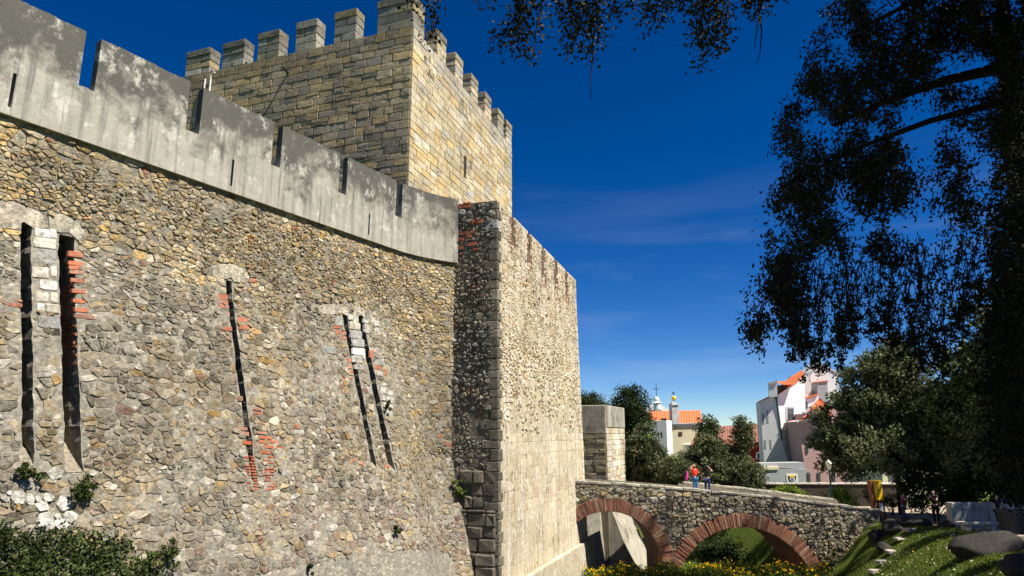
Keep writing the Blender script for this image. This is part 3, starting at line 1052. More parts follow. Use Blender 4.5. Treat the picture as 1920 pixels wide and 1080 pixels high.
def bas_map(a, b, off):
    a, b, off = np.asarray(a, float), np.asarray(b, float), np.asarray(off, float)
    k = a * (1 + np.clip(17.9 - b, 0, 20) * .0045)
    off = off + .012 * np.clip(16 - b, 0, 20)
    return np.stack([B0[0] + DB[0] * k + NB[0] * off, B0[1] + DB[1] * k + NB[1] * off, b], 1)
notch = [(1.85, 2.2, 17.2), (4.25, 4.62, 16.95), (6.55, 6.92, 16.72), (8.9, 9.25, 16.55), (11.1, 11.45, 16.42)]
zbr = [-.5, 2.3, 6, 9, 12, 15, 16]
cuts = sorted(set([0.0, BLEN] + list(np.round(np.arange(.35, BLEN, .35), 3)) + [x for n_ in notch for x in n_[:2]]))
cols = []
for s0, s1 in zip(cuts[:-1], cuts[1:]):
    m = (s0 + s1) / 2
    t = btop(m)
    for a, b, zb in notch:
        if a < m < b: t = zb
    iv = list(zip(zbr[:-1], zbr[1:])) + [(16.0, t)]
    cols.append((s0, s1, iv))
columns(cols, bas_map, 1.1).build('face', M['bastion_base'], bastion, color=False)
# flank and body
g = Geo()
def fl_map(a, b, off):
    a, b, off = np.asarray(a, float), np.asarray(b, float), np.asarray(off, float)
    return np.stack([B0[0] + FD[0] * a + FN[0] * off, B0[1] + FD[1] * a + FN[1] * off, b], 1)
ft = 18.80
def fq(a, b, o_=0.0): return fl_map([a], [b], [o_])[0]
for a, b in ((0.02, 1.0), (1.0, 2.0), (2.0, 3.4)):
    for z0, z1 in ((-.5, 5), (5, 12), (12, ft)):
        g.quad(fq(a, z0), fq(b, z0), fq(b, z1), fq(a, z1))
g.quad(fq(.02, ft), fq(3.4, ft), fq(3.4, ft, -.9), fq(.02, ft, -.9))
g.quad(fq(.02, ft, -.9), fq(3.4, ft, -.9), fq(3.4, 14, -.9), fq(.02, 14, -.9))
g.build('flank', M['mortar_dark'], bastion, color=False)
g = Geo()
far = bas_map([BLEN], [0], [0])[0]
c_ = [(B0 + DB * .3 - NB * .3), (B0 + DB * (BLEN + .7) - NB * .3), (B0 + DB * (BLEN + .7) - NB * 6), (B0 + DB * .6 - NB * 5)]
for z in (16.2,):
    g.add([(*p, z) for p in c_] + [(*p, -.5) for p in c_], [(0, 1, 2, 3), (1, 5, 6, 2), (2, 6, 7, 3)])
g.build('body', M['bastion_base'], bastion, color=False)

BP = [(5, (.58, .49, .34)), (4, (.53, .42, .27)), (2, (.66, .58, .45)), (1.6, (.40, .33, .22)), (.3, (.45, .24, .16)), (1, (.52, .38, .19))]
BL = [(5, (.60, .51, .36)), (3, (.65, .57, .43)), (2, (.54, .45, .31))]
bp = []
def in_notch(t, z, m=.06): return any(a - m < t < b + m and z > zb - m for a, b, zb in notch)
for cx, cz, poly in rubble_cells(.35, BLEN - .55, 7.4, 18.7, .12, .28):
    if cz > btop(cx) - .12 or in_notch(cx, cz): continue
    if cz < 10.5 and rnd.random() < (10.5 - cz) * .4: continue
    if nz(cx, cz, 7, 1.1) > .34 or rnd.random() < .1: continue  # old plaster still covers it
    sp = shrink(poly, rnd.uniform(.006, .022), cx, cz, cut=.18)
    rel = .055 if 8.5 < cz < 13 else .032
    v, f = stone_geo(sp, bas_map, rnd.uniform(.006, rel), rnd.uniform(.2, .4), tilt=.8)
    bp.append((v, f, pick([(3, (.42, .36, .26)), (2, (.5, .42, .3)), (1, (.3, .27, .2))] if cz > btop(cx) - 1.6 and rnd.random() < .6 else BP)))
# weathered dressed courses of the lower half and the far corner stones
bp += ashlar(.45, BLEN - .45, 2.3, 8.4, .42, .62, .55, 1.1, bas_map,
             lambda x, z: pick([(2, (.54, .40, .30)), (3, BL[0][1])] if 5.3 < z < 5.95 else BL, var=.05), h=(-.006, .004), gap=.003,
             keep=lambda x, z: z < 6 or nz(x, z, 8, .5) < .2)
z = 2.3
while z < btop(BLEN) - .3:
    h = rnd.uniform(.38, .55)
    w = rnd.choice((.45, .75))
    for (s0, s1, pal) in ((BLEN - w, BLEN, [(3, (.62, .50, .31)), (2, (.56, .52, .44)), (1, (.7, .64, .52))]),):
        v, f = stone_geo([(s0 + .01, z + .01), (s1, z + .01), (s1, z + h - .01), (s0 + .01, z + h - .01)], bas_map, .035, .08, tilt=.1)
        bp.append((v, f, pick(pal)))
    z += h
emit(bp, 'stone', M['bastion'], bastion)
# brick edging of the notches
nb_ = []
for a, b, zb in notch:
    z = zb - .35
    while z < btop(a) - .15:
        for s_ in (a - .16, b + .02):
            if rnd.random() < .5:
                v, f = stone_geo([(s_, z), (s_ + .13, z), (s_ + .13, z + .07), (s_, z + .07)], bas_map, .05, .1, tilt=.1)
                nb_.append((v, f, pick([(1, (.40, .15, .10)), (1, (.32, .13, .09))])))
        z += .09
for q in range(14):
    s_, z = rnd.uniform(3, 10), rnd.uniform(14.2, 16)
    v, f = stone_geo([(s_, z), (s_ + .18, z), (s_ + .18, z + .08), (s_, z + .08)], bas_map, .07, .1, tilt=.1)
    nb_.append((v, f, pick([(1, (.40, .16, .11))])))
# corner stones shared by both faces
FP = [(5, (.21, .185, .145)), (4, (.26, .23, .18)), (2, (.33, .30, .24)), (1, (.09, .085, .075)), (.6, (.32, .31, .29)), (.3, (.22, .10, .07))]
qz, z, i = [], 2.3, 0
while z < ft - .25:
    h = rnd.uniform(.34, .52)
    if z + h > ft - .2: h = ft - z
    wf, wb = ((.62, .28) if i % 2 else (.36, .5))
    wf *= rnd.uniform(.85, 1.25)
    o_ = B0 + FN * .035 + NB * (.035 + .012 * max(0, 16 - z))
    v, f = oct_block(o_, FD * (wf + .03), DB * wb, z + .008, z + h - .008, .03)
    qz.append((v, f, (.42, .44, .46) if abs(z - 17.3) < .25 else pick([(2, (.17, .155, .125)), (1, (.23, .21, .17)), (1, (.13, .12, .10))])))
    z += h; i += 1
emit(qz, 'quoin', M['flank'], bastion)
fp, ftaken = [], []
def fl_at(u, v):
    p = at_plane(u, v, B0, FN)
    return float((p[0] - B0[0]) * FD[0] + (p[1] - B0[1]) * FD[1]), float(p[2])
for (x0, y0, x1, y1) in [(90, 312, 180, 340), (50, 322, 85, 345), (180, 300, 228, 325), (145, 335, 188, 362), (72, 362, 126, 388), (48, 425, 126, 455), (150, 395, 230, 425), (195, 440, 240, 465),
                         (185, 218, 275, 250), (70, 95, 108, 135), (115, 85, 178, 105), (115, 108, 178, 128), (72, 518, 126, 535), (90, 478, 125, 492)]:
    pts = [fl_at(840 + a / 4.154, 360 + b / 4.154) for a, b in rect(x0, y0, x1, y1, -(x1 - x0) * .1)]
    v, f = stone_geo(pts, fl_map, .05, .08, tilt=.1)
    nb_.append((v, f, pick([(1, (.36, .085, .045)), (1, (.28, .08, .05))])))
    ftaken.append(pts)
emit(nb_, 'brick', M['brick'], bastion)
lo = [fl_at(840 + a / 4.154, 360 + b / 4.154) for a, b in rect(130, 352, 145, 512)]
mesh('loophole', fl_map([p[0] for p in lo], [p[1] for p in lo], [.012] * 4), [(0, 1, 2, 3)], M['step'], bastion)
for cx, cz, poly in rubble_cells(.2, 2.6, 1.5, ft - .05, .13, .30, flat=1.1):
    if any(inside(cx, cz, t) for t in ftaken) or inside(cx, cz, lo): continue
    if cz < 9.5 and nz(cx, cz, 2, .8) > .15: continue
    sp = shrink(poly, rnd.uniform(.006, .03), cx, cz, cut=.2)
    v, f = stone_geo(sp, fl_map, rnd.uniform(.02, .075) if cz > 9.5 else rnd.uniform(.01, .04), rnd.uniform(.2, .4), tilt=.8)
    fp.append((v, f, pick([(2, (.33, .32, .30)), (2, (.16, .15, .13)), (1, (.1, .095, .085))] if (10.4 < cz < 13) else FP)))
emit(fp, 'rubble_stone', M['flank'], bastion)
# three big dark footing courses on the flank and the rendered plinth of the face
ftb = []
for z0, z1, pr in ((5.4, 6.95, .06), (3.7, 5.35, .13), (.2, 3.65, .2)):
    zz = z0
    while zz < z1 - .1:
        hh_ = min(rnd.uniform(.42, .6), z1 - zz)
        a_ = -.02
        while a_ < 2.6:
            w = rnd.uniform(.4, .85)
            v, f = oct_block(B0 + FN * (pr + rnd.uniform(-.03, .03)) + FD * (a_ + .008), FD * (w - .016), -FN * .4, zz + .008, zz + hh_ - .008, .05, jit=.03)
            ftb.append((v, f, pick([(2, (.14, .122, .095)), (1, (.19, .165, .125)), (1, (.10, .09, .07))])))
            a_ += w
        zz += hh_
emit(ftb, 'footing_stone', M['flank'], bastion)
g = Geo()
e0, e1 = B0 + NB * .42 - DB * .25, B0 + NB * .42 + DB * 15.25
g.box((*e0, -.6), np.append((e1 - e0), 0), np.append(-NB * .6, 0), (0, 0, 2.85))
g.build('plinth', M['bastion_base'], bastion, color=False)

# ------------------------------------------------------------------ great tower
T0 = np.array([-5.16, 31.1])
TR = np.array([.321, .947]); TL = np.array([-.941, .339])
NTR = np.array([.947, -.321]); NTL = np.array([-.339, -.941])
TLR, TLL, TZ0, TZ1 = 16.0, 15.3, 13.5, 29.2
tower = thing('stone_tower', (T0[0], T0[1], 0), 'large square ochre ashlar tower with battlements rising behind the curtain wall', 'tower')
tr_map = plane_map(T0, TR, NTR)
tl_map = plane_map(T0, TL, NTL)
def t_at(u, v, right):
    n_, e_ = (NTR, TR) if right else (NTL, TL)
    p = at_plane(u, v, T0, n_)
    return float((p[0] - T0[0]) * e_[0] + (p[1] - T0[1]) * e_[1]), float(p[2])
slit = t_at(870, 290, True), t_at(873.5, 336, True)
SL = (slit[0][0], slit[1][0], slit[1][1], slit[0][1])
slots = [t_at(805, 105, True), t_at(873, 195, True)]
cuts = sorted([0.02, TLR, SL[0], SL[1]] + [x for s_, _ in slots for x in (s_, s_ + .12)])
cols = []
for s0, s1 in zip(cuts[:-1], cuts[1:]):
    m = (s0 + s1) / 2
    if SL[0] < m < SL[1]: cols.append((s0, s1, [(TZ0, SL[2]), (SL[3], TZ1)]))
    elif any(s_ < m < s_ + .12 for s_, _ in slots): cols.append((s0, s1, [(TZ0, 27.5), (28.7, TZ1)]))
    else: cols.append((s0, s1, [(TZ0, TZ1)]))
g = columns(cols, tr_map, .9)
g2 = columns([(0.02, TLL, [(TZ0, TZ1)])], tl_map, .9)
g.add(g2.v, g2.f)
bk = T0 + TR * TLR + TL * TLL
for a, b in ((T0 + TR * TLR, bk), (bk, T0 + TL * TLL)):
    g.quad((*a, TZ0), (*b, TZ0), (*b, TZ1), (*a, TZ1))
g.quad(*[(*p, TZ1 - .9) for p in (T0, T0 + TR * TLR, bk, T0 + TL * TLL)])
dk = T0 + TR * ((SL[0] + SL[1]) / 2) - NTR * .95
g.build('core', M['joint'], tower, color=False)
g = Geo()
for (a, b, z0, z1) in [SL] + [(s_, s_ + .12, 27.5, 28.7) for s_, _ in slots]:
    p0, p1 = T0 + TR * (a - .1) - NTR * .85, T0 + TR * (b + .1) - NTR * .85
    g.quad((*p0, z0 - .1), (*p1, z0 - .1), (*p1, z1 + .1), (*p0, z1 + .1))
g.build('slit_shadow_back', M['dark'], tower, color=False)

zs = [TZ0]
while zs[-1] < TZ1 - .25: zs.append(zs[-1] + rnd.uniform(.35, .50))
zs[-1] = TZ1
TLP = [(4, (.48, .345, .18)), (5, (.43, .33, .205)), (3, (.37, .30, .215)), (1.2, (.30, .255, .21)), (1.5, (.50, .405, .27)), (.6, (.23, .19, .15))]
TLG = [(4, (.27, .232, .185)), (3, (.20, .17, .138)), (2, (.37, .31, .24)), (2, (.43, .315, .18))]
TRP = [(6, (.60, .50, .32)), (2.4, (.60, .44, .21)), (3.5, (.64, .56, .42)), (1.1, (.50, .465, .40)), (1.4, (.48, .38, .23))]
def pal_l(x, z):
    grey = (z < 23.8 + 1.2 * nz(x, z, 1, .4) and x < 9) or nz(x, z, 6, .35) > .38
    if x > 9 and z < 25: grey = nz(x, z, 3, .5) > 0
    c = pick(TLG if grey and rnd.random() < .8 else TLP)
    if z > 28.4: c = tuple(k * .72 for k in c)
    return c
def pal_r(x, z):
    c = pick(TRP)
    if z > 28.3 or nz(x, z, 2, .4) > .42: c = tuple((k * .5 + .16) for k in c)
    return c
tp = ashlar(.03, TLL, TZ0, TZ1, 0, 0, .5, 1.15, tl_map, pal_l, h=(.005, .032), gap=.011, zlist=zs,
            keep=lambda x, z: z > 18)
tp += ashlar(.03, TLR, TZ0, TZ1, 0, 0, .5, 1.25, tr_map, pal_r, h=(.0, .03), gap=.010, zlist=zs,
             keep=lambda x, z: z > 17.5 and not (SL[0] - .45 < x < SL[1] + .45 and SL[2] - .05 < z < SL[3] + .1) and not any(abs(x - s_) < .35 and 27.5 < z < 28.7 for s_, _ in slots))
for (s_, z0, z1) in [((SL[0], SL[1]), SL[2], SL[3])]:
    z = z0
    while z < z1:
        for (a, b) in ((s_[0] - .5, s_[0] - .01), (s_[1] + .01, s_[1] + .5)):
            v, f = stone_geo([(a, z + .01), (b, z + .01), (b, z + .41), (a, z + .41)], tr_map, .03, .1, tilt=.2)
            tp.append((v, f, pick(TRP)))
        z += .42
for s_, _ in slots:
    for k in range(3):
        for (a, b) in ((s_ - .36, s_ - .01), (s_ + .13, s_ + .46)):
            z = 27.5 + k * .4
            v, f = stone_geo([(a, z + .01), (b, z + .01), (b, z + .39), (a, z + .39)], tr_map, .03, .1, tilt=.2)
            tp.append((v, f, pick(TRP)))
# merlons
def merlon(o_, ex, ey, z0, z1, pal):
    z = z0
    lx = np.linalg.norm(ex)
    n_ = 4
    for k in range(n_):
        za, zb = z0 + (z1 - z0) * k / n_, z0 + (z1 - z0) * (k + 1) / n_
        gr = .03 if k == n_ - 1 else 0.0
        cut = rnd.uniform(.35, .65) if k % 2 == 0 else 1.0
        segs = [(0, cut), (cut, 1)] if cut < 1 else [(0, 1)]
        for a, b in segs:
            ux, uy = ex / lx, ey / np.linalg.norm(ey)
            base = o_ + ex * a - ux * (gr + rnd.uniform(0, .025)) * (1 if a == 0 else 0) - uy * (gr + rnd.uniform(0, .025))
            v, f = oct_block(base, ex * (b - a) + ux * gr, ey + uy * gr * 2, za + .006, zb - .006, .03, jit=.014)
            c = pick(pal)
            if k >= n_ - 1: c = tuple(x * .45 for x in c)
            elif k == 2: c = tuple(x * .75 for x in c)
            tp.append((v, f, c))
ML = [(3, (.36, .33, .27)), (3, (.27, .26, .23)), (2, (.48, .38, .22)), (1, (.5, .48, .42))]
MR = [(3, (.56, .48, .34)), (2, (.44, .41, .36)), (2, (.62, .52, .34))]
for (a, b, zt) in [(13.45, 15.3, 30.85), (10.95, 12.55, 30.85), (8.5, 10.0, 30.95), (6.0, 7.4, 31.05), (3.45, 4.85, 31.1)]:
    merlon(T0 + TL * b + NTL * .0, -TL * (b - a), -NTL * .75, 29.2, zt, ML)
merlon(T0 + TL * 2.15, -TL * 2.17, TR * 1.3, 29.2, 31.15, ML)
for i in range(6):
    a = 3.0 + i * 2.5
    a = min(a, TLR - 1.15)
    merlon(T0 + TR * a, TR * 1.15, -NTR * .75, 29.2, 30.9, MR)
emit(tp, 'block', M['ashlar'], tower)
# two pale pipes and an iron spout on the tower
p0, p1 = t_at(398, 180, False), t_at(398, 140, False)
g = Geo()
for u, top in ((388, 150), (399, 142)):
    a, z1 = t_at(u, top, False)
    q = tl_map([a, a, a, a - .12, a - .25], [z1 - 2.2, z1 - .2, z1, z1 + .1, z1 + .1], [.12] * 5)
    g.tube(q if u == 399 else q[:3], .05, 8, (.7, .7, .7))
g.build('pipe', M['steel'], tower, color=False)
a, z1 = t_at(541, 137, False)
g = Geo().tube(tl_map([a, a - .05], [z1, z1 + .05], [-.1, .55]), .07, 8)
g.build('spout', M['iron'], tower, color=False)

# ------------------------------------------------------------------ far turret beyond the bridge
U0 = np.array([6.35, 46.0])
turret = thing('turret', (U0[0], U0[1], 0), 'low square turret with plastered top standing behind the left end of the bridge', 'turret')
DBm = -DB
UL = np.array([-.9363, .351])
ur_map, ul_map = plane_map(U0, DB, NB), plane_map(U0, UL, -DB)
uz = at_plane(1133, 760, U0, -DB)[2]
g = columns([(0.02, 6.3, [(-1.2, uz)])], ur_map, .8)
g2 = columns([(0.02, 5, [(-1.2, uz)])], ul_map, .8)
g.add(g2.v, g2.f)
g.quad(*[(*p, uz - .01) for p in (U0, U0 + DB * 6.3, U0 + DB * 6.3 + UL * 5, U0 + UL * 5)])
g.build('core', M['joint'], turret, color=False)
up_ = []
def pal_u(x, z): return pick([(3, (.34, .29, .19)), (2, (.26, .225, .155)), (1, (.4, .36, .27))])
def pal_v(x, z): return pick([(4, (.68, .62, .50)), (2, (.60, .48, .30)), (1, (.55, .35, .25)), (2, (.74, .70, .62))])
up_ += ashlar(.03, 4, 4.2, uz - 1.9, .3, .48, .5, 1.2, ul_map, pal_u, h=(.0, .05), gap=.014)
up_ += ashlar(.03, 6.28, 4.2, uz - 1.5, .28, .42, .4, .9, ur_map, pal_v, h=(.0, .03), gap=.01)
emit(up_, 'block', M['ashlar'], turret)
g = Geo()
v, f = oct_block(U0 - DB * .05, UL * 4.5, DB * .5, uz - 1.88, uz + .02, .04)
g.add(v, f)
v, f = oct_block(U0 + NB * .05 + DB * .46, DB * 5.85, -NB * .5, uz - 1.48, uz + .02, .04)
g.add(v, f)
g.build('plaster_band', M['slab'], turret, color=False)
# battered skirts seen through the first arch
for (o_, d, n_, L0, L1) in ((U0, UL, -DB, .55, 3.6), (U0, DB, NB, .25, 5.5)):
    g = Geo()
    zt, zb = 3.75, -1.3
    def P(l, off, z, o_=o_, d=d, n_=n_): 
        q = o_ + d * l + n_ * off
        return (q[0], q[1], z)
    v = [P(L0, .05, zt), P(L1, .05, zt), P(L1, 2.1, zb), P(L0 - .35, 2.1, zb), P(L0, -.3, zt), P(L1, -.3, zt), P(L1, -.3, zb), P(L0 - .35, -.3, zb)]
    g.add(v, [(0, 1, 2, 3), (4, 5, 1, 0), (0, 3, 7, 4), (1, 5, 6, 2)])
    g.build('skirt', M['slab'], turret, color=False)

# ------------------------------------------------------------------ bridge
BY, BYB = 40.0, 44.6
bridge = thing('stone_bridge', (12, BY, 0), 'rubble footbridge on two red brick arches crossing the grassy moat', 'bridge')
XT = [2.6, 4.16, 7.2, 10.14, 14.72, 20.77, 21.2]
ZT = [5.76, 5.70, 5.52, 5.29, 4.90, 4.17, 4.12]
def brt(x): return float(np.interp(x, XT, ZT))
A1 = (5.5, 1.08, 2.98, 3.70)
A2 = (13.1, -.80, 4.0, 4.74)
def under(x):
    z = -1.3
    for cx, cz, r, _ in (A1, A2):
        if abs(x - cx) < r: z = max(z, cz + math.sqrt(r * r - (x - cx) ** 2))
    return z
xs = set(np.round(np.arange(2.6, 21.3, .4), 3))
for cx, cz, r, _ in (A1, A2):
    for k in range(41): xs.add(round(cx + r * math.cos(math.pi * k / 40) * .99999, 4))
xs = sorted(xs)
gF, gS, gD, gB = Geo(), Geo(), Geo(), Geo()
for x0, x1 in zip(xs[:-1], xs[1:]):
    m = (x0 + x1) / 2
    inarch = any(abs(m - cx) < r for cx, _, r, _ in (A1, A2))
    l0, l1 = (under(x0), under(x1)) if inarch else (-1.3, -1.3)
    t0, t1 = brt(x0) - .1, brt(x1) - .1
    gF.quad((x0, BY, l0), (x1, BY, l1), (x1, BY, t1), (x0, BY, t0))
    gB.quad((x0, BYB, l0), (x0, BYB, t0), (x1, BYB, t1), (x1, BYB, l1))
    gD.quad((x0, BY, t0 - .18), (x1, BY, t1 - .18), (x1, BYB, t1 - .18), (x0, BYB, t0 - .18))
    if inarch: gS.quad((x0, BY, l0), (x0, BYB, l0), (x1, BYB, l1), (x1, BY, l1), pick([(1, (.24, .10, .07)), (1, (.19, .09, .065))]))
for cx, cz, r, _ in (A1, A2):
    for s_ in (-1, 1):
        x = cx + s_ * r * .99999
        gS.quad((x, BY, -1.3), (x, BYB, -1.3), (x, BYB, under(cx + s_ * r * .9999)), (x, BY, under(cx + s_ * r * .9999)), (.22, .10, .07))
gF.quad((21.2, BY, -1.3), (21.2, BYB, -1.3), (21.2, BYB, 4.0), (21.2, BY, 4.0))
gF.build('spandrel', M['bridge_mortar'], bridge, color=False)
gB.build('rear_spandrel', M['bridge_mortar'], bridge, color=False)
gS.build('soffit', M['brick'], bridge)
gD.build('deck', M['step'], bridge, color=False)
br_map = plane_map((0, BY), (1, 0), (0, -1))
vb = []
for cx, cz, r, re in (A1, A2):
    a0, a1 = (R(2), R(176)) if r < 3.5 else (R(24), R(156))
    n_ = int((a1 - a0) * (r + re) / 2 / .098)
    for k in range(n_):
        t0, t1 = a0 + (a1 - a0) * k / n_, a0 + (a1 - a0) * (k + 1) / n_
        if (t0 + t1) / 2 > R(150) and r < 3.5: continue
        d = (t1 - t0) * .07
        for ra, rb in ((r - rnd.uniform(0, .02), re + rnd.uniform(-.05, .06)),):
            pts = [(cx + q * math.cos(t), cz + q * math.sin(t)) for q, t in ((ra, t0 + d), (rb, t0 + d), (rb, t1 - d), (ra, t1 - d))][::-1]
            v, f = stone_geo(pts, br_map, rnd.uniform(.035, .075), .08, tilt=.1, edge=.8)
            vb.append((v, f, pick([(4, (.30, .115, .068)), (3, (.25, .10, .065)), (2, (.34, .16, .105)), (1.2, (.40, .29, .20)), (1, (.15, .08, .06))])))
emit(vb, 'arch_brick', M['brick'], bridge)
BS = [(4, (.28, .24, .17)), (3, (.20, .17, .125)), (3, (.35, .305, .225)), (1.2, (.40, .31, .16)), (1.2, (.48, .45, .39)), (1, (.13, .12, .10))]
bs_ = []
for cx, cz, poly in rubble_cells(2.9, 20.9, -.4, 5.7, .17, .40, 1.0, 2.0, flat=1.3):
    if cz > brt(cx) - .2: continue
    if any(math.hypot(cx - a, cz - b) < re + .05 and cz > b - .4 for a, b, _, re in (A1, A2)): continue
    if any(abs(cx - a) < r and cz < b for a, b, r, _ in (A1, A2)): continue
    if cz < gz(cx, 39.5) - .6: continue
    sp = shrink(poly, rnd.uniform(.006, .025), cx, cz, cut=rnd.choice((.08, .14, .2)))
    v, f = stone_geo(sp, br_map, rnd.uniform(.02, .09), rnd.uniform(.12, .35), tilt=.7)
    bs_.append((v, f, pick(BS)))
emit(bs_, 'stone', M['bridge'], bridge)
for yy, hh, dd in ((BY - .06, .0, .5), (BYB - .45, .12, .5)):
    cp = []
    x = 2.7
    while x < 20.4:
        w = rnd.uniform(.5, 1.1)
        if yy > 42 and x < 10.6: x += w; continue
        z0, z1 = brt(x + .02), brt(x + w - .02)
        j = rnd.uniform(-.03, .03)
        v, f = oct_block((x + .01, yy + j), (w - .02, 0), (0, dd), 0, .15 + rnd.uniform(-.03, .03), .03, jit=.015)
        v[:, 2] += np.interp(v[:, 0], [x, x + w], [z0, z1]) - .11 + hh
        cp.append((v, f, pick([(3, (.36, .335, .28)), (2, (.44, .41, .35)), (1, (.25, .23, .19))])))
        x += w
    emit(cp, 'coping_stone', M['bridge'], bridge)
g = Geo()
for k in range(24):
    x = 10.6 + k * .42
    g.quad((x, BYB - .45, brt(x) - .35), (x + .42, BYB - .45, brt(x + .42) - .35), (x + .42, BYB - .45, brt(x + .42) + .05), (x, BYB - .45, brt(x) + .05))
g.build('rear_parapet', M['bridge_mortar'], bridge, color=False)

# ------------------------------------------------------------------ foliage
def leaf_quads(P, axis, L, W, rg=nr, curl=.25):
    """rhombic leaves at points P (n,3) with long axes axis (n,3)"""
    n = len(P)
    a = axis / (np.linalg.norm(axis, axis=1, keepdims=True) + 1e-9)
    r = rg.normal(size=(n, 3))
    b = np.cross(a, r)
    b /= (np.linalg.norm(b, axis=1, keepdims=True) + 1e-9)
    L = (L * rg.uniform(.7, 1.3, n))[:, None]
    W = (W * rg.uniform(.7, 1.3, n))[:, None]
    c = np.cross(a, b)
    return np.stack([P - a * L * .5, P + b * W * .5 + c * curl * W, P + a * L * .5, P - b * W * .5 + c * curl * W], 1)

def tint(n, pal, rg=nr, var=.25):
    w = np.array([p[0] for p in pal], float); w /= w.sum()
    c = np.array([p[1] for p in pal])[rg.choice(len(pal), n, p=w)]
    return np.clip(c * rg.uniform(1 - var, 1 + var, (n, 1)), .003, .9)

OLIVE = [(4, (.105, .125, .055)), (3, (.135, .152, .078)), (2, (.07, .085, .036)), (1, (.16, .172, .095))]
DARKG = [(4, (.030, .045, .016)), (3, (.045, .06, .02)), (1, (.06, .07, .025))]
BRIGHT = [(4, (.13, .20, .02)), (3, (.18, .25, .03)), (2, (.08, .13, .015))]
EVER = [(5, (.018, .020, .010)), (3, (.026, .027, .012)), (1, (.045, .032, .012))]
BROAD = [(5, (.022, .026, .010)), (2, (.035, .034, .012)), (1, (.06, .045, .015))]
IVY = [(5, (.05, .075, .022)), (3, (.075, .10, .03)), (2, (.03, .045, .015)), (1, (.13, .13, .05))]

def clumps(center, radii, k, rg=rnd, shell=.55, floor=-.9):
    out = []
    while len(out) < k:
        d = np.array([rg.gauss(0, 1) for _ in range(3)])
        d /= np.linalg.norm(d)
        if d[2] < floor: continue
        rr = shell + (1 - shell) * rg.random() ** .6
        lump = 1 + .28 * nz(d[0] * 2 + center[0], d[1] * 2 + center[1], d[2] * 2, 1.0)
        out.append(np.array(center) + d * np.array(radii) * rr * lump)
    return np.array(out)

def crown(cs, cr, per, L, W, pal, name, parent, mat=None, up=.25, inner=None):
    n = len(cs) * per
    C = np.repeat(cs, per, axis=0)
    rad = np.repeat(np.asarray(cr) * nr.uniform(.6, 1.25, len(cs)), per)[:, None]
    d = nr.normal(size=(n, 3)); d /= np.linalg.norm(d, axis=1, keepdims=True)
    P = C + d * rad * (nr.random((n, 1)) ** .45) * np.array([1, 1, .8])
    ax = d * .6 + nr.normal(size=(n, 3)) * .7 + np.array([0, 0, up])
    ct = np.repeat(tint(len(cs), pal, var=.3), per, axis=0) * nr.uniform(.7, 1.35, (n, 1))
    return quads(name, leaf_quads(P, ax, L, W), mat or M['leaf'], parent, ct)

def tree(name, base, height, centers, label, cat, pal, L, W, per, cr, k, trunk_r=.2, group=None, mat=None, limbs=5, shell=.5):
    """centers = [(center, radii)] of the crown's big masses"""
    t = thing(name, base, label, cat, group)
    g = Geo()
    top = np.array(centers[0][0])
    b = np.array(base)
    mid = b + (top - b) * .55 + np.array([rnd.uniform(-.3, .3), rnd.uniform(-.3, .3), 0])
    g.tube([b - np.array([0, 0, .3]), b + (mid - b) * .4, mid, top], [trunk_r * 1.25, trunk_r, trunk_r * .7, trunk_r * .25], 9)
    g.build('trunk', M['bark'], t, True, color=False)
    cs = np.concatenate([clumps(c, r, max(6, int(k * (r[0] * r[2]) / sum(q[0] * q[2] for _, q in centers))), shell=shell) for c, r in centers])
    for i in range(limbs):
        e = cs[rnd.randrange(len(cs))]
        s_ = b + (mid - b) * rnd.uniform(.6, 1.0)
        gg = Geo().tube([s_, s_ + (e - s_) * .5 + np.array([0, 0, .3]), e], [trunk_r * .45, trunk_r * .28, trunk_r * .1], 6)
        gg.build('limb', M['bark'], t, True, color=False)
    crown(cs, cr, per, L, W, pal, 'crown', t, mat)
    return t

def wpt(u, v, y):
    return tuple(at_y(u, v, y))

# olive trees behind the bridge
def olive(u, v, y, ru, rv, base_v, label, extra=(), k=90, pal=OLIVE, name='olive_tree', cat='tree', group='grey green trees behind the bridge', cr=.6, per=80, L=.24, W=.10, dens=2.6):
    s_ = y / FPX
    cs = [(wpt(u, v, y), (ru * s_, ru * s_ * .8, rv * s_))]
    for (du, dv, fu, fv) in extra:
        cs.append((wpt(u + du, v + dv, y + rnd.uniform(-1, 1)), (fu * s_, fu * s_ * .8, fv * s_)))
    x, yy, _ = wpt(u, v, y)
    return tree(name, (x, yy, gz(x, yy) - .05), 0, cs, label, cat, pal, L, W, per, cr, int(k * dens), .18, group, shell=.3)
olive(1212, 848, 52, 30, 55, 0, 'bushy grey green tree just right of the far turret', ((-16, 35, 26, 45), (20, 48, 30, 38), (44, 62, 26, 26)), 110)
olive(1332, 858, 53, 36, 42, 0, 'tall grey green tree behind the two women on the bridge', ((-4, -48, 18, 30), (44, 12, 32, 40), (-42, 34, 36, 36), (62, -44, 17, 28), (66, 40, 30, 38), (10, 42, 60, 34)), 200)
# dark pine-like trees further back
olive(1182, 762, 66, 34, 34, 0, 'tall dark green tree rising behind the far turret', ((-6, 45, 24, 40), (18, 20, 20, 24), (0, 90, 26, 40)), 110, DARKG, 'evergreen_tree', group='tall trees far behind the turret', cr=.8, per=80, L=.22, W=.10)
olive(1105, 762, 80, 30, 26, 0, 'dark rounded treetop peeping over the left edge of the turret', ((25, 12, 22, 20),), 60, DARKG, 'pine_tree', group='tall trees far behind the turret', cr=.9, per=80, L=.25, W=.08)
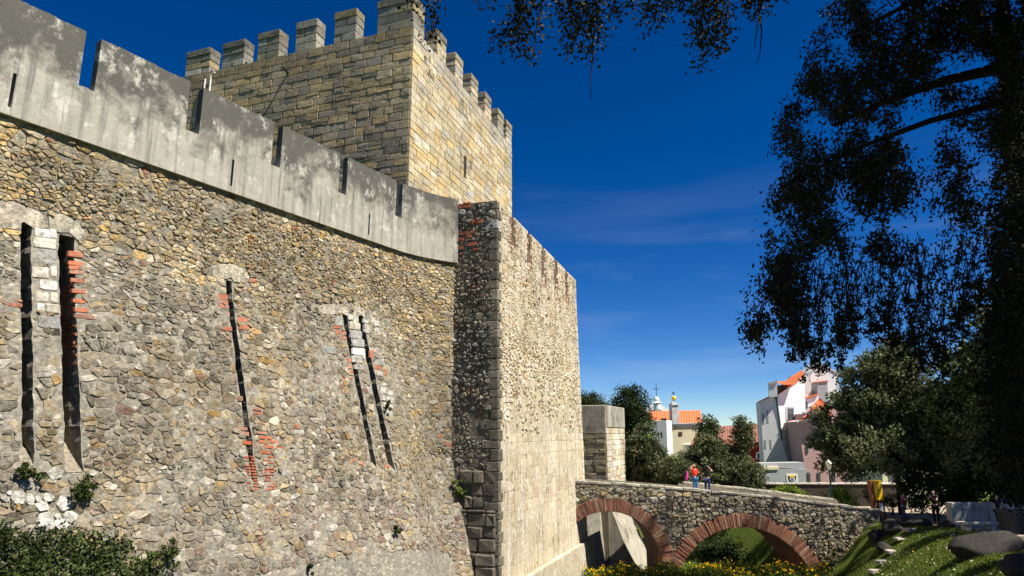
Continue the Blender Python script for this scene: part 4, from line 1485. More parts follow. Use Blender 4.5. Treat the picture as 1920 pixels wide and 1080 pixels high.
# big trees on the right
olive(1665, 745, 47, 95, 85, 0, 'broad grey green tree in front of the pink house', ((-70, 60, 70, 75), (60, 50, 80, 80), (-20, 100, 110, 55), (0, -55, 55, 55), (95, 90, 60, 60)), 330, OLIVE, group='big trees shading the square', cr=.7, per=90, L=.25, W=.12)
olive(1835, 725, 43, 70, 80, 0, 'leafy tree with lighter top at the right edge behind the low wall', ((50, -70, 60, 60), (-30, 70, 80, 70), (60, 60, 70, 90), (10, 140, 90, 40)), 260, [(3, (.13, .155, .055)), (3, (.18, .20, .09)), (2, (.075, .095, .035))], group='big trees shading the square', cr=.7, per=90, L=.25, W=.12)

def bush(u, v, y, ru, rv, label, pal, n=1600, L=.14, W=.06, name='shrub', group=None, cat='shrub'):
    s_ = y / FPX
    x, yy, z = wpt(u, v, y)
    b = (x, yy, gz(x, yy))
    t = thing(name, b, label, cat, group)
    cs = clumps((x, yy, z), (ru * s_, ru * s_ * .8, rv * s_), max(10, n // 60), shell=.3, floor=-.6)
    crown(cs, .3 * ru * s_ + .06, 60, L, W, pal, 'foliage', t)
    g = Geo()
    for i in range(4):
        e = cs[rnd.randrange(len(cs))]
        g.tube([np.array(b) - np.array([0, 0, .1]), (np.array(b) + e) / 2, e], [.04, .03, .012], 5)
    g.build('stem', M['bark'], t, color=False)
    return t
bush(1478, 928, 45.4, 27, 17, 'bright yellow green shrub above the bridge, left of the lamp post', BRIGHT, 2200, .13, .06)
bush(1577, 936, 45.6, 26, 20, 'bright yellow green shrub at the foot of the green lamp post', BRIGHT, 2000, .13, .06)
bush(1268, 885, 50, 34, 26, 'low grey green shrub filling the gap between the two trees behind the bridge', OLIVE, 2600, .2, .09)
bush(1398, 895, 50.5, 32, 30, 'grey green shrub behind the bridge, left of the terrace wall', OLIVE, 3000, .2, .09)
bush(1345, 1040, 46.5, 50, 24, 'dark rounded bush seen through the right arch', DARKG, 4200, .16, .09)
bush(1632, 935, 45, 20, 16, 'small dark clipped bush behind the yellow sign', [(1, (.06, .09, .02))], 1400, .1, .05)
bush(1672, 945, 45.5, 22, 18, 'small dark clipped bush right of the yellow sign', [(1, (.045, .07, .018))], 1400, .1, .05)
bush(1750, 918, 44.5, 62, 52, 'tall dark hedge behind the woman photographing', DARKG, 5200, .22, .13, 'hedge', None, 'hedge')
bush(1860, 915, 42.5, 72, 55, 'tall dark hedge behind the low pale wall', DARKG, 5600, .22, .13, 'hedge', None, 'hedge')
bush(1218, 995, 62, 14, 5, 'low tuft on the far lawn seen through the left arch', IVY, 300, .12, .05)

# plants rooted in the curtain wall
def wall_plant(u, v, r, label, pal, n=500, L=.10):
    s_, z = wall_at(u, v)
    p = wall_map([s_], [z], [.05])[0]
    t = thing('wall_plant', tuple(p), label, 'plant', 'plants rooted in the old wall')
    k = max(5, n // 40)
    cs = np.array([wall_map([s_ + rnd.gauss(0, r * .5)], [z + rnd.gauss(0, r * .45)], [rnd.uniform(.05, .3)])[0] for _ in range(k)])
    crown(cs, r * .35, 40, L, L * .42, pal, 'leaves', t)
    Geo().tube([p - np.append(NW * .1, 0), cs.mean(0), cs[0]], [.02, .015, .006], 5).build('stem', M['bark'], t, color=False)
wall_plant(150, 918, .28, 'dark leafy plant below the second slit on the left', IVY, 700)
wall_plant(45, 885, .25, 'small plant at the foot of the leftmost slit', IVY, 400)
wall_plant(740, 990, .18, 'small green tuft low on the rubble wall below the right pair of slits', IVY, 260)
wall_plant(856, 918, .38, 'yellow green tuft in the corner of wall and bastion', [(1, (.14, .17, .04)), (1, (.09, .12, .03))], 700, .16)
wall_plant(722, 762, .22, 'green tuft inside the rightmost slit', IVY, 200)
wall_plant(575, 1062, .15, 'thin tuft at the rendered footing', IVY, 160)
wall_plant(905, 1068, .25, 'green tuft at the bottom of the dark bastion flank', IVY, 300)
wall_plant(300, 1040, .35, 'straggling green tuft beside the ivy', IVY, 500)

# ivy blanket bottom left
IVP = [(-80, 985), (0, 988), (60, 1000), (110, 990), (150, 1000), (205, 1005), (245, 1015), (258, 1058), (285, 1030), (300, 1060), (310, 1100), (310, 1250), (-80, 1250)]
pts = []
while len(pts) < 15000:
    u, v = rnd.uniform(-80, 312), rnd.uniform(958, 1250)
    e = 10 * nz(u, v, 1, .05)
    if not inside(u + e, v + e, IVP): continue
    if nz(u, v, 5, .035) > .42: continue
    pts.append((u, v))
base = np.array([wall_at(u, v) for u, v in pts[::5]])
base = np.repeat(base, 5, axis=0) + nr.normal(0, .10, (len(base) * 5, 2))
th = np.array([.04 + .18 * abs(nz(a, b, 2, 1.4)) + .08 * nz(a, b, 8, 4) for a, b in base])
P = wall_map(base[:, 0], base[:, 1], nr.random(len(base)) * (.1 + th))
ivy = thing('ivy', (float(P[:, 0].mean()), float(P[:, 1].mean()), float(P[:, 2].min())), 'dense dark green ivy covering the foot of the rubble wall at lower left', 'ivy')
clump_t = np.array([[1 + .5 * nz(a, b, 3, 2.2)] for a, b in base])
quads('ivy_leaves', leaf_quads(P, nr.normal(size=P.shape) + np.array([.3, -.2, .1]), .085, .06), M['leaf'], ivy, tint(len(P), IVY) * clump_t)
g = Geo()
for i in range(7):
    s_, z = wall_at(20 + i * 38, 1120)
    g.tube(wall_map([s_, s_ + .1, s_ - .05], [z - 1.5, z, z + .7 * rnd.random() + .3], [.03, .05, .06]), [.03, .02, .01], 5)
g.build('ivy_stem', M['bark'], ivy, color=False)

# ------------------------------------------------------------------ moat planting
def scatter_ground(n, fx, fy, cond=None):
    out = []
    while len(out) < n:
        x, y = rnd.uniform(*fx), rnd.uniform(*fy)
        if cond is None or cond(x, y): out.append((x, y, gz(x, y)))
    return np.array(out)
# yellow-flowered ground cover in front of the bridge
def bed(x, y): return x < toe(y) + 1.2 + .8 * nz(x, y, 1, .6) and x > 2.8 + (y - 34) * .25
bp_ = scatter_ground(26000, (3, 18), (32.6, 39.6), bed)
def bed_h(x, y): return .62 + .55 * ss((y - 33) / 4.5) + .35 * nz(x, y, 2, .55) + .16 * nz(x, y, 5, 1.7)
hh = np.array([bed_h(x, y) for x, y, _ in bp_])
f_ = nr.random(len(bp_)) ** .5
P = bp_ + np.stack([np.zeros(len(bp_)), np.zeros(len(bp_)), f_ * hh], 1)
quads('groundcover_leaves', leaf_quads(P, nr.normal(size=P.shape) * .6 + np.array([0, 0, 1.0]), .20, .055), M['leaf'], None,
      tint(len(P), [(4, (.07, .105, .02)), (3, (.10, .14, .025)), (2, (.045, .07, .014))])).name = 'groundcover'
o = bpy.data.objects['groundcover']
tag(o, 'green leafy ground cover on the moat floor in front of the bridge', 'ground cover', None, 'stuff')
sel = np.array([nz(x, y, 9, .8) > .0 or rnd.random() < .25 for x, y, _ in bp_]) & (nr.random(len(bp_)) < .05)
Pf = bp_[sel] + np.stack([np.zeros(sel.sum()), np.zeros(sel.sum()), hh[sel] * nr.uniform(.95, 1.15, sel.sum())], 1)
Q = []
for k in range(3):
    a = nr.normal(size=Pf.shape); Q.append(leaf_quads(Pf, a * np.array([1, 1, .35]), .10, .085))
o = quads('flowers', np.concatenate(Q), M['leaf'], None, tint(len(Pf) * 3, [(3, (.85, .58, .01)), (1, (.75, .46, .01))], var=.1))
tag(o, 'small yellow flowers scattered over the ground cover', 'flowers', None, 'stuff')
# grass blades on the bank and far lawn
gp = scatter_ground(52000, (7, 24), (17, 39), lambda x, y: toe(y) - 2 < x < crest(y) + 1.2)
gp2 = scatter_ground(9000, (6, 24), (44.8, 64))
gp = np.concatenate([gp, gp2])
P = gp + np.array([0, 0, .04])
gt = tint(len(P), [(4, (.105, .15, .025)), (3, (.14, .18, .035)), (1.5, (.20, .19, .07)), (2, (.07, .105, .018))])
o = quads('grass', leaf_quads(P, nr.normal(size=P.shape) * .5 + np.array([0, 0, 1.0]), .13, .03), M['leaf'], None, gt)
tag(o, 'short lawn grass on the moat banks', 'grass', None, 'stuff')
dp = scatter_ground(420, (10, 23), (20, 37), lambda x, y: toe(y) < x < crest(y) + .5)
Q = leaf_quads(dp + np.array([0, 0, .11]), nr.normal(size=dp.shape) * np.array([1, 1, .2]), .06, .05)
o = quads('daisies', Q, M['leaf'], None, tint(len(Q), [(3, (.75, .75, .68)), (1, (.7, .6, .1))], var=.1))
tag(o, 'tiny white daisies dotted over the lawn', 'flowers', None, 'stuff')

# ------------------------------------------------------------------ overhanging trees in the foreground
# the dark drooping evergreen on the right
EV = [(1568, -60), (1560, 0), (1528, 90), (1500, 150), (1478, 190), (1450, 285), (1462, 295), (1500, 288), (1498, 310), (1440, 385), (1452, 410), (1430, 455), (1430, 520), (1398, 545), (1418, 570),
      (1395, 625), (1412, 640), (1412, 668), (1432, 655), (1440, 628), (1478, 600), (1510, 690), (1530, 705), (1545, 668), (1580, 680), (1590, 640), (1612, 640), (1620, 600), (1650, 590), (1690, 640), (1740, 700), (1760, 700), (1740, 640), (1725, 580),
      (1760, 590), (1790, 612), (1815, 590), (1800, 560), (1790, 500), (1830, 470), (1850, 520), (1845, 620), (1862, 700), (1858, 860), (1900, 945), (1990, 950), (2500, 700), (2500, -60)]
ev_base = (17.6, 22.0, gz(17.6, 22.0))
ever = thing('evergreen_tree', ev_base, 'huge dark evergreen with drooping sprays hanging over the right side of the picture', 'tree')
g = Geo()
eb = np.array(ev_base)
g.tube([eb - [0, 0, .4], eb + [.1, 0, 2.5], eb + [.3, .1, 8], eb + [.2, 0, 14], eb + [.5, -.2, 20]], [.62, .5, .46, .4, .2], 14)
g.build('trunk', M['bark_dark'], ever, True, color=False)
cs, strands = [], []
tries = 0
while len(cs) < 3500 and tries < 120000:
    tries += 1
    u, v = rnd.uniform(1390, 1985), rnd.uniform(-60, 950)
    if not inside(u, v, EV): continue
    hole = .8 * nz(u, v * .8, 0, .013) + .75 * nz(u, v, 3, .05)
    thr = .04
    if 1690 < u < 1860 and 190 < v < 560: thr = -.2
    if v > 470 and u < 1850 and u > 1490: thr = -.24
    if u > 1860 and v > 380: thr = .7
    if v > 500 + 45 * nz(u, 3, 1, .03) and 1488 < u < 1850: continue
    if v > 400 and 1700 < u < 1850 and rnd.random() < .5: continue
    if hole > thr: continue
    y = rnd.uniform(15.5, 21.5)
    cs.append(at_y(u, v, y))
fringe, fcs = Geo(), []
for k in range(170):
    u, v = rnd.uniform(1470, 1850), rnd.uniform(430, 550)
    bot = float(np.interp(u, [1470, 1530, 1600, 1650, 1740, 1770, 1800, 1850], [610, 705, 660, 620, 705, 690, 610, 560])) + rnd.uniform(-60, 14)
    y = rnd.uniform(15.5, 20)
    line, uu, vv = [], u, v
    while vv < bot:
        line.append(at_y(uu, vv, y))
        vv += rnd.uniform(14, 24); uu += rnd.uniform(-9, 8)
    if len(line) < 3: continue
    fringe.tube(line, list(np.linspace(.014, .005, len(line))), 4, cap=False)
    for p in line[1:]:
        if rnd.random() < .6: fcs.append(p + np.array([rnd.uniform(-.06, .06), 0, rnd.uniform(-.06, .06)]))
    for q in range(3): fcs.append(line[-1] + np.array([rnd.uniform(-.08, .08), 0, rnd.uniform(-.12, .02)]))
o = fringe.build('drooping_twigs', M['bark_dark'], ever, color=False); o['kind'] = 'stuff'
fcs = np.array(fcs)
FC = np.repeat(fcs, 11, axis=0)
FP_ = FC + nr.normal(size=FC.shape) * np.array([.055, .055, .065])
quads('drooping_sprays', leaf_quads(FP_, nr.normal(size=FC.shape) * .6 + np.array([-.2, -.1, -.6]), .12, .05), M['leaf_dark'], ever, tint(len(FC), EVER))
cs = np.array(cs)
n = len(cs)
per = 24
C = np.repeat(cs, per, axis=0)
d = nr.normal(size=C.shape) * np.array([.14, .14, .16])
P = C + d
ax = nr.normal(size=C.shape) * .6 + np.array([-.35, -.1, -.7])
quads('crown', leaf_quads(P, ax, .15, .062), M['leaf_dark'], ever, np.repeat(tint(n, EVER), per, axis=0) * nr.uniform(.7, 1.3, (n * per, 1)))
# drooping twigs through the clumps
g = Geo()
idx = rnd.sample(range(n), 620)
for i in idx:
    p = cs[i]
    l = rnd.uniform(.25, .6)
    q = p + np.array([rnd.uniform(.0, .5) * l, rnd.uniform(-.1, .1), l])
    m = (p + q) / 2 + np.array([rnd.uniform(-.12, .12), 0, .08])
    g.tube([q, m, p, p - np.array([rnd.uniform(-.1, .15), 0, .18])], [.014, .010, .007, .004], 4, cap=False)
o = g.build('twigs', M['bark_dark'], ever, color=False); o['kind'] = 'stuff'
for (u0, v0, u1, v1, r0) in ((1960, 130, 1560, 235, .26), (1960, 190, 1500, 330, .16), (1980, -60, 1600, 60, .2)):
    a, b = at_y(u0, v0, 20.5), at_y(u1, v1, 18.0)
    m = (a + b) / 2 + np.array([0, 0, .5])
    Geo().tube([a, (a + m) / 2 + [0, 0, .2], m, (m + b) / 2 + [0, 0, .1], b], [r0, r0 * .8, r0 * .6, r0 * .4, r0 * .15], 8).build('limb', M['bark_dark'], ever, True, color=False)
# unseen upper canopy, added to shade the hanging sprays and the square
top = []
def clear_of_walls(x, y, z):
    """the clump's shadow must land short of the castle walls"""
    k = SUN_DIR
    for zz in (0, 4, 8, 12, 16):
        t = (z - zz) / k[2]
        xs_, ys_ = x - k[0] * t, y - k[1] * t
        xw = -.68 + .375 * (ys_ - 28.8) + .4 if ys_ > 28.8 else -3.35 - .6 * (29.86 - ys_) + 2.6
        if xs_ < xw + 1.6: return False
    return True
tries = 0
while len(top) < 900 and tries < 40000:
    tries += 1
    x, y, z = rnd.uniform(9, 36), rnd.uniform(6, 34), rnd.uniform(19, 33)
    if 8.5 + y * .716 + 2.0 > z: continue
    if z > 8.5 + y * .716 + 8.5: continue
    if not clear_of_walls(x, y, z): continue
    lx, ly = x - SUN_DIR[0] * (z - 3) / SUN_DIR[2], y - SUN_DIR[1] * (z - 3) / SUN_DIR[2]
    if toe(ly) - 2.5 < lx < crest(ly) + .6 and 21 < ly < 37.5 and nz(lx, ly, 0, .33) > -.36: continue
    top.append((x, y, z))
crown(np.array(top), 1.5, 46, .5, .32, EVER, 'added_shading_crown', ever, M['leaf_dark'])
# tree added outside the right edge of the view to shade the square
sh_base = (35.0, 31.0, gz(35.0, 31.0))
shade = tree('added_shade_tree', sh_base, 0, [((33.5, 33, 16), (6.5, 6.0, 5.0)), ((34, 39, 14), (7.5, 6, 4.5)), ((35, 25, 18), (4.5, 5, 4.5))], 'unseen leafy tree added beyond the right edge to shade the square', 'tree', DARKG, .45, .28, 60, 1.3, 330, .35, None, M['leaf_dark'], 8, .2)
# ivy-clad lower stem
lp = []
for i in range(2600):
    h, a = rnd.uniform(0, 10), rnd.uniform(0, 6.283)
    r = .55 + .55 * abs(nz(h, a, 3, .8)) + .2 * rnd.random()
    lp.append((eb[0] + r * math.cos(a), eb[1] + r * math.sin(a), eb[2] + h))
lp = np.array(lp)
quads('trunk_ivy', leaf_quads(lp, nr.normal(size=lp.shape), .17, .11), M['leaf_dark'], ever, tint(len(lp), DARKG) * .6)

# broadleaf branches hanging in from the top
bt_base = (7.5, -3.0, gz(7.5, -3.0))
broad = thing('broadleaf_tree', bt_base, 'broadleaf tree whose leafy twigs hang into the picture from the top edge', 'tree')
bb = np.array(bt_base)
g = Geo().tube([bb - [0, 0, .3], bb + [0, 0, 4], bb + [-.3, .6, 9], bb + [-.8, 2.0, 14]], [.4, .34, .27, .18], 12)
g.build('trunk', M['bark_dark'], broad, True, color=False)
TW = [  # twig polylines in pixels at a depth, with leaf share
    ([(1010, -60), (1016, 20), (1004, 60), (1000, 100), (992, 118)], 12.0, .5), ([(1000, -40), (970, 25), (945, 60), (935, 90)], 12.0, 1), ([(985, -30), (975, 40), (962, 70), (955, 98)], 12.0, 1),
    ([(1020, -40), (1000, 10), (985, 40), (975, 75), (990, 112)], 12.2, .9), ([(1090, -40), (1095, 20), (1085, 60), (1075, 85), (1065, 105)], 12.4, 1.3), ([(1110, -40), (1112, 30), (1108, 70), (1100, 110)], 12.4, 1.2),
    ([(1080, -40), (1070, 20), (1075, 50), (1062, 70)], 12.4, 1.4), ([(1120, -40), (1118, 40), (1125, 55), (1135, 65)], 12.4, 1), ([(1113, 60), (1112, 110), (1107, 150), (1108, 190)], 12.4, 0),
    ([(1045, -40), (1050, 10), (1055, 45)], 12.4, .8), ([(1160, -40), (1150, 10), (1150, 32)], 12.6, 1.6), ([(1180, -30), (1185, 5), (1195, 12)], 12.6, 1.2),
    ([(1225, -40), (1215, 20), (1208, 40)], 12.3, 1.2), ([(1235, -30), (1228, 40), (1215, 65), (1205, 62)], 12.3, .5), ([(1260, -40), (1250, 10), (1245, 35)], 12.2, 1.3), ([(1285, -30), (1280, 15), (1270, 20)], 12.2, 1.1),
    ([(1320, -40), (1310, 20), (1305, 40), (1310, 90)], 12.1, 1.4), ([(1330, -40), (1330, 30), (1325, 70), (1320, 95)], 12.1, 1.4), ([(1345, -40), (1345, 30), (1342, 75), (1320, 118), (1303, 128)], 12.1, .7),
    ([(1365, -40), (1355, 20), (1358, 60), (1350, 98), (1362, 92)], 12.2, .8), ([(1375, -30), (1362, 30), (1360, 70)], 12.2, .2), ([(1400, -40), (1402, 5), (1395, 25)], 12.3, 1.4), ([(1430, -40), (1425, 10), (1424, 30)], 12.3, 1.3),
    ([(1424, 20), (1420, 50), (1414, 90)], 12.3, 0), ([(1424, 25), (1428, 60), (1425, 100), (1418, 122)], 12.3, 0), ([(1460, -40), (1455, 0), (1450, 8)], 12.3, 1),
    ([(905, -40), (915, 0), (912, 8)], 12.2, .9), ([(790, -60), (800, 0), (815, 20), (812, 60), (806, 78)], 11.6, .8), ([(780, -40), (775, 5), (785, 15)], 11.6, .9), ([(1300, -50), (1295, 0), (1300, 15)], 12.2, 1.0)]
tips, lv, la = [], [], []
g = Geo()
for pts, dep, share in TW:
    q = np.array([at_y(u, v, dep + rnd.uniform(-.3, .3) * 0 + .05 * i) for i, (u, v) in enumerate(pts)])
    n_ = len(q)
    g.tube(q, list(np.linspace(.022, .006, n_)), 5)
    tips.append(q[0])
    for i in range(n_ - 1):
        seg = q[i + 1] - q[i]
        m = int(np.linalg.norm(seg) * 135 * share)
        for k in range(m):
            side = np.array([rnd.gauss(0, .13), rnd.gauss(0, .13), rnd.gauss(0, .09)])
            p = q[i] + seg * rnd.random() + side
            lv.append(p); la.append(side * 5 + np.array([0, 0, -.15]) + np.array([rnd.gauss(0, .6) for _ in range(3)]))
o = g.build('twigs', M['bark_dark'], broad, True, color=False); o['kind'] = 'stuff'
lv, la = np.array(lv), np.array(la)
quads('leaves', leaf_quads(lv, la, .10, .062), M['leaf_dark'], broad, tint(len(lv), BROAD))
# limbs that carry the twigs, and the crown above the picture
for i in range(0, len(tips), 3):
    e = tips[i]
    s_ = bb + np.array([-.8, 2.0, 14]) * .9
    Geo().tube([s_, (s_ + e) / 2 + [0, 0, 1.2], e + [0, -.6, .8], e], [.10, .07, .035, .02], 6).build('limb', M['bark_dark'], broad, True, color=False)
tc_ = []
while len(tc_) < 150:
    x, y, z = rnd.uniform(-1, 10), rnd.uniform(-6, 11.5), rnd.uniform(15, 21.5)
    if 8.5 + y * .716 + 1.3 > z or not clear_of_walls(x, y, z): continue
    tc_.append((x, y, z))
crown(np.array(tc_), 1.0, 46, .26, .15, BROAD, 'crown', broad, M['leaf_dark'])

# ------------------------------------------------------------------ houses beyond the moat
def prism(name, pts, p0, n, depth, mat, parent, proud=0.0):
    n = np.array(n, float); n /= np.linalg.norm(n)
    p0 = np.array(p0, float) + n * proud
    f = np.array([at_plane(u, v, p0, n) for u, v in pts])
    b = f - np.array([n[0], n[1], 0]) * depth
    m = len(pts)
    fc = [tuple(range(m)), tuple(range(2 * m - 1, m - 1, -1))] + [(i, m + i, m + (i + 1) % m, (i + 1) % m) for i in range(m)]
    return mesh(name, np.concatenate([f, b]), fc, mat, parent)

def tiled(name, q, mat, parent, pitch=.22, amp=.06):
    """roof plane of half-round tile rows; q = bottom-left, bottom-right, top-right, top-left"""
    q = [np.array(k, float) for k in q]
    n_ = max(4, int(np.linalg.norm(q[1] - q[0]) / pitch)) * 4
    nrm = np.cross(q[1] - q[0], q[3] - q[0]); nrm /= np.linalg.norm(nrm)
    if nrm[2] < 0: nrm = -nrm
    V, F_ = [], []
    rows = 9
    for j in range(rows + 1):
        for i in range(n_ + 1):
            t, r = i / n_, j / rows
            p = (q[0] * (1 - t) + q[1] * t) * (1 - r) + (q[3] * (1 - t) + q[2] * t) * r
            V.append(p + nrm * amp * (abs(math.sin(math.pi * i / 4)) + .15 * (1 if j % 2 else 0)))
    for j in range(rows):
        for i in range(n_):
            a = j * (n_ + 1) + i
            F_.append((a, a + 1, a + n_ + 2, a + n_ + 1))
    return mesh(name, V, F_, mat, parent)

def window(pts, p0, n, parent, mat_f='frame', inset=.12, bars=True):
    """frame standing proud of the wall with a dark pane set inside it"""
    cu = sum(p[0] for p in pts) / len(pts); cv = sum(p[1] for p in pts) / len(pts)
    w = prism('window', pts, p0, n, .10, M[mat_f], parent, .06)
    k = 1 - inset * 2
    inner = [(cu + (u - cu) * k, cv + (v - cv) * k) for u, v in pts]
    prism('pane', inner, p0, n, .05, M['glass'], w, .075)
    if bars:
        a, b = inner[0], inner[1]; c, d = inner[2], inner[3]
        m0, m1 = ((a[0] + b[0]) / 2, (a[1] + b[1]) / 2), ((c[0] + d[0]) / 2, (c[1] + d[1]) / 2)
        prism('glazing_bar', [(m0[0] - .25, m0[1]), (m0[0] + .25, m0[1]), (m1[0] + .25, m1[1]), (m1[0] - .25, m1[1])], p0, n, .04, M[mat_f], w, .085)
    return w
def cw(*l): return [(1400 + a / 4.32, 670 + b / 4.32) for a, b in l]
def cc(*l): return [(1080 + a / 4.908, 700 + b / 4.908) for a, b in l]

K = at_y(1457, 800, 75)[:2]
nL, nR = (-.22, -.975), (.30, -.954)
white = thing('white_house', (K[0], K[1], gz(K[0], K[1])), 'tall white house with orange roof, drainpipe and balcony at the far end of the moat', 'house')
prism('side_wall', cw((107, 358), (183, 328), (243, 322), (285, 680), (332, 850), (332, 930), (148, 930)), K, nL, 3.5, M['white_wall'], white)
prism('front_wall', cw((244, 322), (268, 295), (405, 195), (470, 215), (480, 560), (470, 930), (333, 930), (333, 850), (286, 680)), K, nR, 1.2, M['white_wall'], white)
rf = prism('roof', cw((262, 300), (405, 202), (462, 150), (462, 106), (405, 142), (330, 200), (262, 268)), K, nR, .6, M['tile'], white, .12)
prism('eaves_strip', cw((105, 362), (183, 325), (183, 316), (105, 354)), K, nL, 2, M['tile'], white, .05)
ch = prism('chimney', cw((182, 325), (180, 215), (245, 200), (250, 318)), K, (-.3, -.95), 1.3, M['white_wall'], white, .5)
prism('chimney_cap', cw((178, 218), (178, 202), (247, 186), (249, 203)), K, (-.3, -.95), 1.5, M['stained_white'], ch, .6)
dm = prism('dormer', cw((264, 292), (264, 225), (330, 225), (330, 250)), K, nR, 1.2, M['dark'], white, .3)
a_, b_, c_2, d_ = [at_plane(u, v, K, nR) for u, v in cw((253, 230), (350, 225), (362, 190), (255, 192))]
tiled('dormer_roof', [a_ + np.array([.3, -1.0, 0]), b_ + np.array([.3, -1.0, 0]), c_2 + np.array([0, 1.0, 0]), d_ + np.array([0, 1.0, 0])], M['tile'], white)
g = Geo()
dp_ = [at_plane(u, v, K + np.array(nR) * .15, nR) for u, v in cw((241, 330), (262, 480), (284, 672))]
g.tube(dp_, .09, 8)
g.tube([dp_[0] + [-.15, 0, .05], dp_[0] + [.15, 0, .1]], .14, 8)
g.build('drainpipe', M['green_paint'], white, color=False)
balw = window(cw((330, 405), (385, 405), (385, 520), (330, 520)), K, nR, white)
prism('window_surround', cw((318, 400), (330, 400), (330, 520), (318, 495)), K, nR, .1, M['trim'], white, .05)
bal = prism('balcony', cw((318, 572), (418, 572), (418, 585), (318, 585)), K, nR, .8, M['trim'], white, .8)
for i in range(9):
    x = 322 + i * 11.5
    prism('baluster', cw((x, 510), (x + 4, 510), (x + 4, 574), (x, 574)), K, nR, .04, M['iron'], bal, .72)
prism('handrail', cw((318, 505), (418, 505), (418, 512), (318, 512)), K, nR, .06, M['iron'], bal, .74)
prism('window_surround', cw((308, 628), (414, 628), (416, 748), (316, 748)), K, nR, .06, M['trim'], white, .05)
window(cw((332, 648), (396, 648), (400, 738), (338, 738)), K, nR, white, bars=False)
prism('sill', cw((318, 745), (440, 745), (440, 756), (318, 756)), K, nR, .4, M['trim'], white, .35)
prism('waste_pipe', cw((400, 758), (407, 758), (417, 895), (409, 895)), K, nR, .1, M['rust'], white, .12)
for x0, y0, x1, y1 in ((124, 455, 140, 540), (158, 430, 174, 530), (142, 670, 156, 740), (186, 668, 200, 740)):
    prism('blind_slot', cw((x0, y0), (x1, y0), (x1 + 4, y1), (x0 + 4, y1)), K, nL, .05, M['grey_wall'], white, .02)
# the taller parts behind
K2 = K + np.array([2.5, 4.0])
n2 = (-.05, -.999)
prism('stair_tower', cw((412, 142), (520, 150), (530, 420), (425, 420)), K2, n2, 3, M['stained_white'], white, 1.0)
prism('gable_wall', cw((515, 420), (520, 130), (597, 52), (740, 135), (750, 420)), K2, n2, 4, M['white_wall'], white)
prism('gable_coping', cw((518, 132), (597, 50), (742, 134), (742, 124), (597, 40), (518, 122)), K2, n2, 4.2, M['stained_white'], white, .1)
prism('lean_to_roof', cw((384, 364), (580, 308), (580, 296), (384, 352)), K2, n2, 2, M['tile'], white, 2.0)
lt = prism('lean_to', cw((388, 366), (578, 310), (595, 560), (400, 560)), K2, n2, 2, M['white_wall'], white, 1.8)
window(cw((430, 370), (446, 368), (447, 420), (432, 422)), K2 + np.array(n2) * 1.8, n2, white, bars=False)
window(cw((474, 358), (494, 356), (496, 416), (478, 418)), K2 + np.array(n2) * 1.8, n2, white, bars=False)
prism('annex', cw((575, 370), (572, 202), (655, 195), (660, 400), (590, 420)), K2, n2, 2, M['grey_wall'], white, 1.4)
prism('annex_roof', cw((570, 204), (660, 196), (660, 186), (568, 196)), K2, n2, 2.2, M['tile'], white, 1.5)
# pink house
KP = K + np.array([.2, -4.5])
nP = (-.12, -.993)
pink = thing('pink_house', (KP[0] + 3, KP[1], gz(KP[0] + 3, KP[1])), 'pink house with small tiled roofs beside the tall white house', 'house')
prism('wall', cw((415, 520), (508, 498), (512, 450), (655, 432), (900, 400), (1130, 400), (1130, 1030), (492, 1030)), KP, nP, 6, M['pink'], pink)
a_, b_ = at_plane(*cw((405, 516))[0], KP, nP), at_plane(*cw((512, 492))[0], KP, nP)
tiled('lower_roof', [a_ + [0, -.5, 0], b_ + [0, -.5, 0], b_ + [.2, .8, .45], a_ + [1.2, .8, .45]], M['tile'], pink)
a_, b_ = at_plane(*cw((462, 440))[0], KP, nP), at_plane(*cw((660, 430))[0], KP, nP)
tiled('turret_roof', [a_ + [0, -.8, 0], b_ + [0, -.8, 0], b_ + [0, 1.5, 1.3], a_ + [2.3, 1.5, 1.3]], M['tile'], pink)
prism('roof_cornice', cw((462, 440), (660, 430), (660, 444), (466, 454)), KP, nP, .6, M['white_wall'], pink, .5)
a_, b_ = at_plane(*cw((555, 486))[0], KP, nP), at_plane(*cw((680, 470))[0], KP, nP)
tiled('porch_roof', [a_ + [0, -.6, 0], b_ + [0, -.6, 0], b_ + [0, .2, .4], a_ + [.3, .2, .4]], M['tile'], pink)
prism('roof_cornice', cw((404, 514), (512, 492), (512, 506), (408, 528)), KP, nP, .4, M['white_wall'], pink, .3)
window(cw((522, 480), (556, 476), (560, 556), (526, 558)), KP, nP, pink)
window(cw((478, 715), (500, 715), (502, 775), (482, 775)), KP, nP, pink, bars=False)
for x in (490, 572, 690, 800):
    window(cw((x, 930), (x + 26, 930), (x + 30, 1012), (x + 5, 1012)), KP, nP, pink)
wl_ = Geo()
b0 = at_plane(*cw((505, 568))[0], KP + np.array(nP) * .1, nP)
wl_.tube([b0, b0 + [-.3, -.5, .1]], .03, 6)
wl_.tube([b0 + [0, -.2, 0], b0 + [.15, -.5, 0], b0 + [.15, -.5, -.5]], .06, 6)
wl_.build('wall_lantern', M['iron'], pink, color=False)
